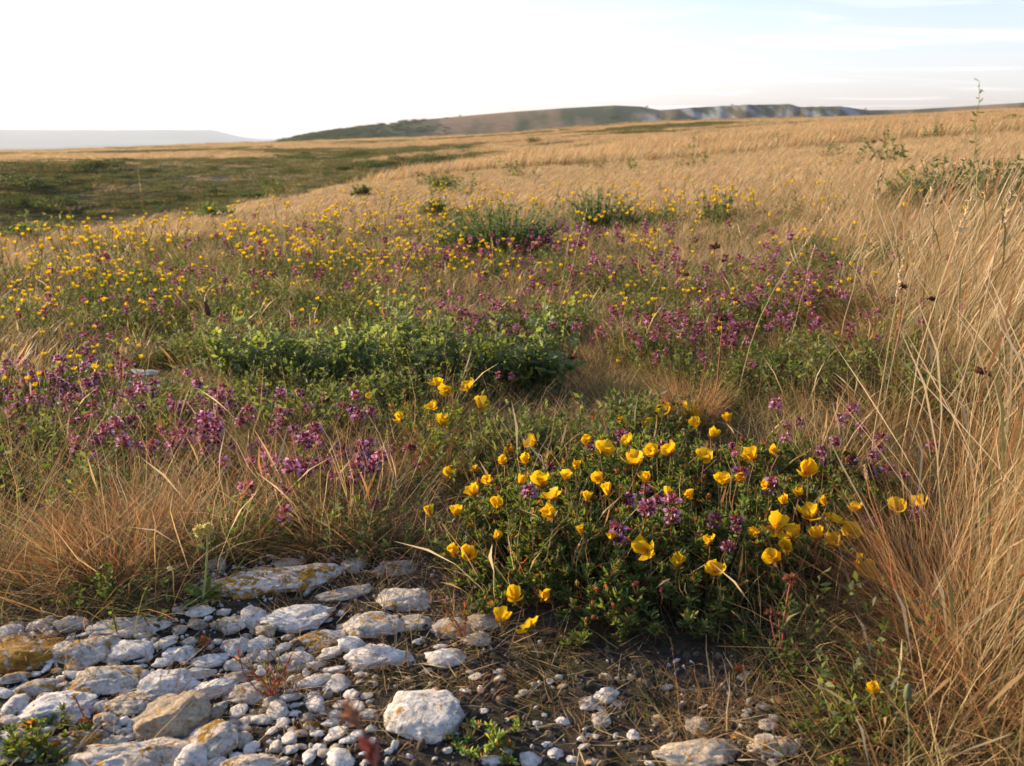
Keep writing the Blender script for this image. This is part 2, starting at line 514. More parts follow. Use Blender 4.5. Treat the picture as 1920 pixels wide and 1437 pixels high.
def at(px, py, h=0.0, rmin=0.3, rmax=900):
    """the point seen at a photo pixel, lying h above the ground"""
    d = ray(px, py)
    s = np.geomspace(rmin, rmax, 700)
    P = np.array([0, 0, ZC])[None] + s[:, None] * d[None]
    f = P[:, 2] - gz(P[:, 0], P[:, 1]) - h
    k = np.where(f <= 0)[0]
    if len(k) == 0: return P[-1]
    k = k[0]
    if k == 0: return P[0]
    t = f[k - 1] / (f[k - 1] - f[k])
    return P[k - 1] * (1 - t) + P[k] * t
def project(P):
    P = np.asarray(P, float)
    x = P[:, 0]; yy = P[:, 1]; z = P[:, 2] - ZC
    fw = yy * math.cos(PITCH) - z * math.sin(PITCH); up = yy * math.sin(PITCH) + z * math.cos(PITCH)
    fw = np.where(fw < 0.05, 0.05, fw)
    return CX + FPX * x / fw, CY - FPX * up / fw
def inpoly(px, py, poly):
    px = np.asarray(px); py = np.asarray(py); c = np.zeros(px.shape, bool)
    n = len(poly)
    for i in range(n):
        x0, y0 = poly[i]; x1, y1 = poly[(i + 1) % n]
        m = ((y0 > py) != (y1 > py)) & (px < (x1 - x0) * (py - y0) / (y1 - y0 + 1e-9) + x0)
        c ^= m
    return c

STONY = [(-900, 1140), (0, 1150), (150, 1165), (300, 1150), (345, 1120), (395, 1060), (500, 1035), (640, 1035), (800, 1035), (880, 1080), (930, 1170),
         (1080, 1215), (1350, 1215), (1440, 1260), (1490, 1340), (1520, 1437), (1560, 3000), (-900, 3000)]
CLUMP = [(850, 1010), (880, 1090), (930, 1165), (1060, 1205), (1250, 1215), (1400, 1190), (1530, 1140), (1640, 1070), (1710, 1000),
         (1680, 940), (1450, 880), (1250, 870), (1080, 880), (950, 920)]
MIDGRAVEL = [(190, 690), (330, 690), (370, 730), (300, 760), (210, 745)]

V = np.stack([XX, YYg, H], 2).reshape(-1, 3)
nA, nR = H.shape
ii, jj = np.meshgrid(np.arange(nA - 1), np.arange(nR - 1), indexing='ij')
b = (ii * nR + jj).reshape(-1)
F = np.stack([b, b + 1, b + nR + 1, b + nR], 1)
gpx, gpy = project(V)
rad = np.hypot(V[:, 0], V[:, 1])
TAN = np.array([.36, .25, .14]); SOIL = np.array([.085, .070, .055]); SCRUB = np.array([.055, .072, .026]); CHALK = np.array([.36, .36, .34])
EARTH = np.array([.10, .082, .045])
C = np.tile(EARTH, (len(V), 1))
ston = inpoly(gpx, gpy, STONY) & (rad < 4)
C[ston] = SOIL
ms_ = np.where(ston)[0]
mv = np.array([nz(V[q, 0] * 7, V[q, 1] * 7, 40, 4) for q in ms_]); mk_ = np.clip((mv - .05) * 5, 0, 1)[:, None]
C[ms_] = SOIL * (1 + .8 * mv[:, None]) * (1 - mk_ * .8) + np.array([.055, .058, .02]) * mk_ * .8
k = np.clip((rad - 4) / 10, 0, 1)[:, None]; C = C * (1 - k) + TAN * k
pn = np.array([nz(v[0] * .035 * (60 / max(60, rad[q])) , v[1] * .07 * (60 / max(60, rad[q])), 2, 4) if rad[q] > 12 else 0 for q, v in enumerate(V)])
# patches of green scrub on the far slope and in the valley
fp = np.clip((pn - 0.02) * 2.6, 0, 1)
fp[rad < 12] = 0
slope_zone = (rad > 78) & (rad < 122) & (gpx < 1050)
vall = np.clip((900 - gpx) / 420, 0, 1) * slope_zone
valley = (rad > 20) & (rad <= 84) & (gpx < 900)
fg = np.maximum(fp * .75, vall * .92)
fg = np.where(valley, .7, fg)[:, None]
C = C * (1 - fg) + SCRUB * np.where(rad < 125, .8, 1)[:, None] * fg  # nearer scrub darkened as well, valley shade put into its colour
bare = (vall * np.clip((np.array([nz(v[0] * .05, v[1] * .16, 9, 3) if s else 0 for v, s in zip(V, slope_zone)]) - .10) * 2.5, 0, .45))[:, None]
C = C * (1 - bare) + np.array([.062, .054, .042]) * bare  # bare ground, its tone lowered for the valley's shade
far = (rad > 700)
hf = np.zeros(len(V))
for q in np.where(far & (rad < 1700))[0]:
    az = math.atan2(V[q, 0], V[q, 1])
    hf[q] = nz(az * 30, rad[q] * .006, 4, 4)
w_ = (np.clip(.45 + hf * 2.0, 0, 1) * far)[:, None]
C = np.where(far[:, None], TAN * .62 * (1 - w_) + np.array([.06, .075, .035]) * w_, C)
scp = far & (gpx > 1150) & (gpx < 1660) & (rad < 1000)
C[scp] = C[scp] * .3 + np.array([.045, .058, .04]) * .7  # scarp side of the hill toned down: its shade put into the colour
wood = far & (gpx < 820) & (rad < 1600)
C[wood] = C[wood] * .35 + np.array([.035, .05, .022]) * .65
Hd = np.gradient(H, axis=1) / np.gradient(RR)[None, :]
steep = np.clip((Hd.reshape(-1) - .17) / .12, 0, 1) * (rad > 785) * (rad < 935) * np.clip((gpx - 1180) / 60, 0, 1) * np.clip((1640 - gpx) / 30, 0, 1)
gul = np.array([nz(math.atan2(v[0], v[1]) * 60 + v[2] * .09, v[2] * .05, 6, 5) if s > 0 else 0 for v, s in zip(V, steep)])
ck = (steep * np.clip(.16 + gul * 1.5, 0.0, .75))[:, None]
C = C * (1 - ck) + CHALK * ck
C = np.where((rad > 2300)[:, None], np.array([.16, .16, .11]) * (1 + .5 * np.array([nz(v[0] * .0006, v[1] * .0012, 3) if s else 0 for v, s in zip(V, rad > 2300)]))[:, None], C)
C = np.clip(C, .01, 1)

def groundmat():
    m, n, o = newmat('meadow_ground')
    N = n.nodes.new; Lk = n.links.new
    at_ = N('ShaderNodeAttribute'); at_.attribute_name = 'Col'
    geo = N('ShaderNodeNewGeometry')
    def noi(scale, det, rough, vec=None):
        x = N('ShaderNodeTexNoise'); x.inputs['Scale'].default_value = scale; x.inputs['Detail'].default_value = det; x.inputs['Roughness'].default_value = rough
        Lk(vec or geo.outputs['Position'], x.inputs['Vector']); return x.outputs[0]
    def ramp(src, stops):
        r = N('ShaderNodeValToRGB'); e = r.color_ramp.elements
        e[0].position, e[0].color = stops[0][0], (*[stops[0][1]] * 3, 1)
        e[1].position, e[1].color = stops[-1][0], (*[stops[-1][1]] * 3, 1)
        Lk(src, r.inputs[0]); return r.outputs[0]
    mpp = N('ShaderNodeMapping'); mpp.inputs['Scale'].default_value = (.16, .5, 1); Lk(geo.outputs['Position'], mpp.inputs[0])
    a = ramp(noi(90, 8, .75), [(.3, .45), (.7, 1.5)])
    bnoise = ramp(noi(.55, 9, .72, mpp.outputs[0]), [(.28, .55), (.72, 1.35)])
    x = N('ShaderNodeMix'); x.data_type = 'RGBA'; x.blend_type = 'MULTIPLY'; x.inputs[0].default_value = 1
    Lk(at_.outputs['Color'], x.inputs[6]); Lk(a, x.inputs[7])
    y = N('ShaderNodeMix'); y.data_type = 'RGBA'; y.blend_type = 'MULTIPLY'; y.inputs[0].default_value = 1
    Lk(x.outputs[2], y.inputs[6]); Lk(bnoise, y.inputs[7])
    p = N('ShaderNodeBsdfPrincipled'); p.inputs['Roughness'].default_value = .95; p.inputs['Specular IOR Level'].default_value = .1
    Lk(y.outputs[2], p.inputs['Base Color'])
    b1 = N('ShaderNodeBump'); b1.inputs['Strength'].default_value = .9; b1.inputs['Distance'].default_value = .012
    Lk(noi(60, 8, .75), b1.inputs['Height'])
    b2 = N('ShaderNodeBump'); b2.inputs['Strength'].default_value = .8; b2.inputs['Distance'].default_value = .5
    Lk(noi(.8, 8, .7, mpp.outputs[0]), b2.inputs['Height']); Lk(b1.outputs[0], b2.inputs['Normal'])
    Lk(b2.outputs[0], p.inputs['Normal'])
    Lk(p.outputs[0], o.inputs[0])
    return m
M_GROUND = groundmat()
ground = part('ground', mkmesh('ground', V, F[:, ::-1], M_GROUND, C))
tag(ground, kind='structure')

# ------------------------------------------------------------------ haze
hzm, hzn, hzo = newmat('air')
pv = hzn.nodes.new('ShaderNodeVolumePrincipled')
pv.inputs['Color'].default_value = (.80, .90, 1.0, 1)
pv.inputs['Density'].default_value = 0.00008
pv.inputs['Anisotropy'].default_value = 0.0
hzn.links.new(pv.outputs[0], hzo.inputs['Volume'])
zt = float(H.max()) + 6; zl = float(H.min()) - 1
bx = np.array([[x, y, z] for x in (-16500, 16500) for y in (-16500, 16500) for z in (zl, zt)], float)
bf = np.array([[0, 1, 3, 2], [4, 6, 7, 5], [0, 4, 5, 1], [2, 3, 7, 6], [0, 2, 6, 4], [1, 5, 7, 3]])
tag(part('haze', mkmesh('haze', bx, bf, hzm, smooth=False)), kind='stuff')

# ------------------------------------------------------------------ scatter tool
def scatter(name, pts, rot, scl, idx, meshes, kind='stuff'):
    coll = bpy.data.collections.new(name + '_source')
    for q, me in enumerate(meshes):
        coll.objects.link(bpy.data.objects.new('%s_source_%02d' % (name, q), me))
    n = len(pts)
    me = bpy.data.meshes.new(name)
    me.vertices.add(n); me.vertices.foreach_set('co', np.asarray(pts, np.float32).ravel())
    a = me.attributes.new('rot', 'FLOAT_VECTOR', 'POINT'); a.data.foreach_set('vector', np.asarray(rot, np.float32).ravel())
    a = me.attributes.new('scl', 'FLOAT_VECTOR', 'POINT')
    scl = np.asarray(scl, np.float32)
    if scl.ndim == 1: scl = np.repeat(scl[:, None], 3, 1)
    a.data.foreach_set('vector', scl.ravel())
    a = me.attributes.new('idx', 'INT', 'POINT'); a.data.foreach_set('value', np.asarray(idx, np.int32))
    o = link(bpy.data.objects.new(name, me))
    ng = bpy.data.node_groups.new(name, 'GeometryNodeTree')
    ng.interface.new_socket('Geometry', in_out='INPUT', socket_type='NodeSocketGeometry')
    ng.interface.new_socket('Geometry', in_out='OUTPUT', socket_type='NodeSocketGeometry')
    gi = ng.nodes.new('NodeGroupInput'); go = ng.nodes.new('NodeGroupOutput')
    iop = ng.nodes.new('GeometryNodeInstanceOnPoints'); ci = ng.nodes.new('GeometryNodeCollectionInfo')
    ci.inputs['Collection'].default_value = coll; ci.inputs['Separate Children'].default_value = True; ci.inputs['Reset Children'].default_value = True
    def na(nm, dt):
        x = ng.nodes.new('GeometryNodeInputNamedAttribute'); x.data_type = dt; x.inputs['Name'].default_value = nm
        return x.outputs['Attribute']
    ng.links.new(gi.outputs[0], iop.inputs['Points']); ng.links.new(ci.outputs[0], iop.inputs['Instance'])
    iop.inputs['Pick Instance'].default_value = True
    ng.links.new(na('idx', 'INT'), iop.inputs['Instance Index'])
    ng.links.new(na('rot', 'FLOAT_VECTOR'), iop.inputs['Rotation'])
    ng.links.new(na('scl', 'FLOAT_VECTOR'), iop.inputs['Scale'])
    ng.links.new(iop.outputs[0], go.inputs[0])
    md = o.modifiers.new('scatter', 'NODES'); md.node_group = ng
    return tag(o, kind=kind)

def wedge(n, r0, r1, a0=-44, a1=44, power=1.0):
    """n points evenly over a sector of the ground in front of the camera"""
    r = np.sqrt(U(r0 * r0, r1 * r1, n)); a = U(R(a0), R(a1), n)
    x = r * np.sin(a); y = r * np.cos(a)
    P = np.stack([x, y, gz(x, y)], 1)
    px, py = project(P)
    return P, r, px, py

# ------------------------------------------------------------------ grass
STRAW = np.array([.50, .345, .175]); RUST = np.array([.39, .19, .08]); OLIVE = np.array([.17, .17, .055]); GREEN = np.array([.075, .12, .028]); PALE = np.array([.60, .48, .30])
def mixcols(n, cols, w):
    k = rng.choice(len(cols), n, p=np.array(w) / sum(w))
    return np.array(cols)[k] * U(.75, 1.25, n)[:, None]
def tuft(n, spread, Lr, wr, cols, wts, lean=(.05, .5), bend=(.1, .9), S=4, windaz=None, heads=0.0, base=None):
    acc = Acc()
    a = U(0, 2 * np.pi, n); rr = spread * np.sqrt(U(0, 1, n))
    pos = np.stack([rr * np.cos(a), rr * np.sin(a), np.full(n, -.01)], 1)
    az = a + rng.normal(0, .7, n)
    ln = U(*lean, n); bd = U(*bend, n)
    if windaz is not None:
        az = windaz + rng.normal(0, .7, n)
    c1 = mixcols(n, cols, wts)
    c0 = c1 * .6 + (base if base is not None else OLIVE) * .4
    hd = (U(0, 1, n) < heads) if heads else None
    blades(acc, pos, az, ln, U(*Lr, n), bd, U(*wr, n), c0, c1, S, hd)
    return acc.mesh('grass_clump', M_GRASS)

WIND = 0.15
T_short = [tuft(26, .05, (.05, .13), (.0009, .0018), [STRAW, RUST, OLIVE, GREEN], [3, 2.4, 3, 1.5], (.4, 1.2), (.2, 1.1), 3) for _ in range(5)]
T_mid = [tuft(30, .07, (.10, .24), (.0012, .0022), [STRAW, RUST, OLIVE, PALE], [4, 2, 1.6, 1], (.05, .5), (.1, .9), 4, heads=.12) for _ in range(5)]
T_tall = [tuft(30, .10, (.18, .68), (.0010, .0020), [STRAW, RUST, PALE, OLIVE], [4.8, 2.0, 2.4, 2.0], (.05, .5), (.1, .6), 6, windaz=WIND, heads=.3) for _ in range(6)]
T_mat = [tuft(40, .09, (.08, .2), (.001, .0018), [RUST, STRAW, OLIVE], [4, 2.5, 1.4], (.5, 1.3), (.1, .9), 4) for _ in range(4)]
T_field = [tuft(70, .22, (.16, .42), (.003, .006), [STRAW, RUST, PALE, OLIVE], [5, 1.2, 1.6, .8], (.05, .45), (.1, .8), 3, windaz=WIND, heads=.25) for _ in range(5)]
T_far = [tuft(160, .8, (.25, .5), (.012, .022), [STRAW, RUST, PALE, OLIVE], [5, 1.0, 1.6, .7], (.05, .45), (.1, .7), 2, windaz=WIND) for _ in range(4)]
T_olive = [tuft(170, .8, (.15, .4), (.016, .03), [OLIVE * .8, GREEN, OLIVE * .55, RUST * .6], [4, 2 + q, 3, 2.4 - .6 * q], (.05, .6), (.1, .7), 2) for q in range(4)]
T_litter = [tuft(22, .05, (.015, .07), (.0009, .002), [STRAW, RUST, RUST * .5, PALE], [3, 3, 3, 1], (1.25, 1.5), (.0, .15), 3) for _ in range(4)]
GRASSES = T_short + T_mid + T_tall + T_mat + T_field + T_far + T_olive + T_litter
I_short, I_mid, I_tall, I_mat, I_field, I_far, I_olive, I_litter = 0, 5, 10, 16, 20, 25, 29, 33

pts = []; rots = []; scls = []; idxs = []
def put(P, i0, ni, smin, smax, tilt=.15, rz=True, hmul=None):
    n = len(P)
    if n == 0: return
    pts.append(P); rots.append(np.stack([rng.normal(0, tilt, n), rng.normal(0, tilt, n), U(0, 6.283, n) if rz else rng.normal(0, .25, n)], 1))
    s = U(smin, smax, n)
    s3 = np.repeat(s[:, None], 3, 1)
    if hmul is not None: s3[:, 2] *= hmul
    scls.append(s3); idxs.append(i0 + rng.integers(0, ni, n))
def patchy(P, f, seed, lo=-.1, hi=.25):
    v = np.array([nz(p[0] * f, p[1] * f, seed, 3) for p in P])
    return np.clip((v - lo) / (hi - lo), 0, 1)

def tallness(px, py):
    """0..1 how far a spot lies inside the tall grass on the right"""
    edge = np.interp(py, [250, 330, 420, 520, 640, 760, 900, 1000, 1100, 1200, 1437], [1000, 1150, 1350, 1450, 1560, 1640, 1730, 1710, 1680, 1680, 1700])
    return np.clip((px - edge) / 180, 0, 1)

# near, 0.8 .. 3.2 m
P, r, px, py = wedge(9500, .8, 3.3, -50, 50)
bare_ = inpoly(px, py, STONY); cl = inpoly(px, py, CLUMP); mg = inpoly(px, py, MIDGRAVEL)
ok = ~bare_ & ~cl & ~mg
tl = tallness(px, py)
m = ok & (U(0, 1, len(P)) < .62); put(P[m], I_short, 5, .7, 1.25)
m = ok & (tl < .3) & (U(0, 1, len(P)) < .10 * patchy(P, 1.6, 3)); put(P[m], I_mid, 5, .45, 1.0)
m = ok & (py > 840) & (px < 820) & (U(0, 1, len(P)) < .26); put(P[m], I_mat, 4, .8, 1.3)
m = ok & (tl > .12) & (U(0, 1, len(P)) < .21 * tl); put(P[m], I_tall, 6, .4, .95, .07, False, .5 + .5 * tl[m])
m = ok & (tl > .05) & (U(0, 1, len(P)) < .35); put(P[m], I_mat, 4, .8, 1.5)
m = cl & (U(0, 1, len(P)) < .10); put(P[m], I_mid, 5, .5, .9)
m = (bare_ & (px > 820)) & (U(0, 1, len(P)) < .22); put(P[m], I_short, 5, .25, .6, .9)
m = (bare_ & (px > 1250) & (py > 1220)) & (U(0, 1, len(P)) < .10); put(P[m], I_mat, 4, .3, .6, .4)
# thin dry litter over the stony ground
m = bare_ & (U(0, 1, len(P)) < np.where(px > 700, .55, .2)); Q = P[m] + np.array([0, 0, .014]); put(Q, I_litter, 4, .5, 1.2, .15)
m = bare_ & (U(0, 1, len(P)) < .06); put(P[m], I_short, 5, .3, .7, .5)
# middle, 3.2 .. 9 m
P, r, px, py = wedge(14000, 3.1, 9.5)
tl = tallness(px, py)
pt = patchy(P, .8, 4)
kk = np.interp(py, [390, 430, 520, 640], [1, 1, .75, .45])
SHR = [(945, 482, 150, 30), (870, 478, 80, 18), (1120, 435, 90, 20), (1175, 432, 60, 14), (818, 413, 45, 10), (1760, 400, 120, 30), (1880, 400, 100, 30), (405, 414, 50, 8), (600, 715, 260, 40), (980, 735, 130, 35)]
insh = np.zeros(len(P), bool)
for (ax_, ay_, aw_, ah_) in SHR: insh |= ((px - ax_) / aw_) ** 2 + ((py - ay_) / ah_) ** 2 < 1
kk = kk * np.where(insh, np.where(py > 600, .5, .1), 1)
m = U(0, 1, len(P)) < .40 * kk * (.25 + .75 * pt); put(P[m], I_mid, 5, .5, .95, .12)
m = U(0, 1, len(P)) < .30 * kk * (.25 + .75 * pt); put(P[m], I_field, 5, .32, .55, .1, False, .55 + .35 * tl[m])
m = U(0, 1, len(P)) < .25; put(P[m], I_short, 5, 1.1, 2.0)
m = U(0, 1, len(P)) < .08 * tl; put(P[m], I_tall, 6, .4, .8, .07, False, .45 + .5 * tl[m])
# field 9 .. 28 m
P, r, px, py = wedge(17000, 9, 28, -44, 46)
m = U(0, 1, len(P)) < .85; put(P[m], I_field, 5, .55, .95, .08, False, .30 + .28 * np.clip((px[m] - 500) / 1000, 0, 1))
# beyond
P, r, px, py = wedge(16000, 26, 75, -40, 44)
m = ~((px < 900) & (r > 34) & (r < 84)); put(P[m], I_far, 4, .8, 1.4, .06, False, .7)
P, r, px, py = wedge(14000, 75, 250, -36, 38)
grn = np.maximum(patchy(P * [1, 2.2, 1], .022, 11, .06, .2), np.where((r < 118) & (px < 1000), np.interp(px, [0, 300, 480, 700, 950], [.95, .85, .6, .3, .05]), 0)) > U(0, 1, len(P))
m = ~grn; put(P[m], I_far, 4, 1.2, 2.4, .05, False, .45)
put(P[grn], I_olive, 4, 1.2, 2.6, .05, True, .4)
P, r, px, py = wedge(16000, 76, 126, -36, 2)
pp_ = patchy(P * [1, 2, 1], .045, 17, -.12, .08)
m = (U(0, 1, len(P)) < np.interp(px, [0, 350, 520, 800, 1000], [.9, .75, .5, .3, 0])) & (pp_ > U(0, 1, len(P)))
m2 = ~m & (U(0, 1, len(P)) < np.interp(px, [0, 300, 700, 1000], [.05, .12, .35, .5])); put(P[m2], I_far, 4, .4, 1.1, .05, False, .35)
put(P[m], I_olive, 4, .5, 1.3, .05, True, .35)
scatter('meadow_grass', np.concatenate(pts), np.concatenate(rots), np.concatenate(scls), np.concatenate(idxs), GRASSES)

# ------------------------------------------------------------------ low green herbs (ground cover)
def herb(n, spread, h, L, w, cols, tpl=SLEAF):
    acc = Acc()
    ns = max(4, n // 14)
    a = U(0, 6.283, ns); rr = spread * np.sqrt(U(0, 1, ns))
    for q in range(ns):
        p0 = np.array([rr[q] * math.cos(a[q]), rr[q] * math.sin(a[q]), -.005]); hh = h * U(.5, 1.1)
        p1 = p0 + np.array([rng.normal(0, .25 * h), rng.normal(0, .25 * h), hh])
        cc = curve(p0, p1, 4, rng.normal(0, .01, 3))
        tube(acc, cc, [.0009, .0008, .0007, .0004], np.array([.16, .09, .045]), 3)
        k = 14; t = U(.15, 1.02, k)[:, None]
        pp = p0 * (1 - t) + p1 * t
        d = rng.normal(0, 1, (k, 3)); d[:, 2] = np.abs(d[:, 2]) * .7 + .15
        leaves(acc, pp, d, U(.6, 1.2, k) * L, U(.7, 1.2, k) * w, mixcols(k, cols, [1] * len(cols)), tpl)
    return acc.mesh('herb', M_LEAF)
G1 = np.array([.065, .105, .03]); G2 = np.array([.10, .14, .04]); G3 = np.array([.15, .18, .065]); GY = np.array([.13, .155, .09])
HERBS = [herb(170, .06, .07, .011, .005, [G1, G2, G3]) for _ in range(4)] + [herb(170, .09, .12, .018, .007, [G1, G3, GY]) for _ in range(3)]
pts, rots, scls, idxs = [], [], [], []
P, r, px, py = wedge(7000, .9, 3.3, -48, 48)
bare_ = inpoly(px, py, STONY); cl = inpoly(px, py, CLUMP); mg = inpoly(px, py, MIDGRAVEL)
tl = tallness(px, py); pt = patchy(P, 2.2, 21)
m = ~bare_ & ~cl & ~mg & (U(0, 1, len(P)) < (.75 * pt * (1 - .6 * tl) * np.where(((py > 880) & (px < 900)) | ((py > 1120) & (px > 1350)), .35, 1)))
put(P[m], 0, 7, .6, 1.1)
m = bare_ & (pt > .5) & (U(0, 1, len(P)) < np.where(px > 820, .34, .06)); put(P[m], 0, 4, .18, .45)
P, r, px, py = wedge(15000, 3.1, 9)
pt = patchy(P, .9, 22, -.15, .2); k = np.interp(py, [400, 440, 500, 600], [.03, .10, .34, .62])
m = U(0, 1, len(P)) < k * pt; put(P[m], 0, 7, .6, 1.15)
P, r, px, py = wedge(5000, 9, 60)
pt = patchy(P, .25, 23, .12, .3)
m = U(0, 1, len(P)) < .22 * pt; put(P[m], 4, 3, 2.5, 5, .1, True, .8)
scatter('ground_cover', np.concatenate(pts), np.concatenate(rots), np.concatenate(scls), np.concatenate(idxs), HERBS)
print('grass done', len(bpy.data.objects))
#%%REST%%
# ------------------------------------------------------------------ stones
def ico(level):
    bm = bmesh.new(); bmesh.ops.create_icosphere(bm, subdivisions=level, radius=1)
    v = np.array([x.co[:] for x in bm.verts]); f = np.array([[w.index for w in q.verts] for q in bm.faces]); bm.free()
    return v, f
ICO = {2: ico(2), 3: ico(3), 4: ico(4), 5: ico(5)}
def rock_mesh(a, b, c, level, seed, rough=1.0, lichen=.5, warm=.3, light=1.0, name='stone'):
    v, f = ICO[level]; rs = random.Random(seed)
    v = v.copy(); o = Vector((seed * 3.7, seed * 1.3, seed * .7))
    cuts = []
    for _ in range(7):
        n = Vector((rs.gauss(0, 1), rs.gauss(0, 1), rs.gauss(.3, .8))).normalized(); cuts.append((np.array(n), rs.uniform(.66, .95)))
    for n, d in cuts:
        h = v @ n - d
        v = v - np.maximum(h, 0)[:, None] * n[None] * .9
    out = np.empty_like(v)
    for q in range(len(v)):
        p = Vector(v[q]); 
        big = noise.fractal(p * 1.1 + o, 1, 2, 3)
        mid = noise.fractal(p * 3.0 + o, .9, 2.1, 4)
        rid = abs(noise.noise(p * 2.3 + o * 2))
        fac = 1 + rough * (.26 * big + .09 * mid - .10 * max(0, .16 - rid) / .16)
        if level >= 4: fac += rough * .028 * noise.fractal(p * 9 + o, .8, 2.2, 3)
        out[q] = v[q] * fac
    out[:, 2] = np.where(out[:, 2] < -.35, -.35 + (out[:, 2] + .35) * .3, out[:, 2])
    out *= np.array([a, b, c])
    C = np.tile([lichen, warm, light], (len(out), 1))
    return mkmesh(name, out, f, M_ROCK, C)

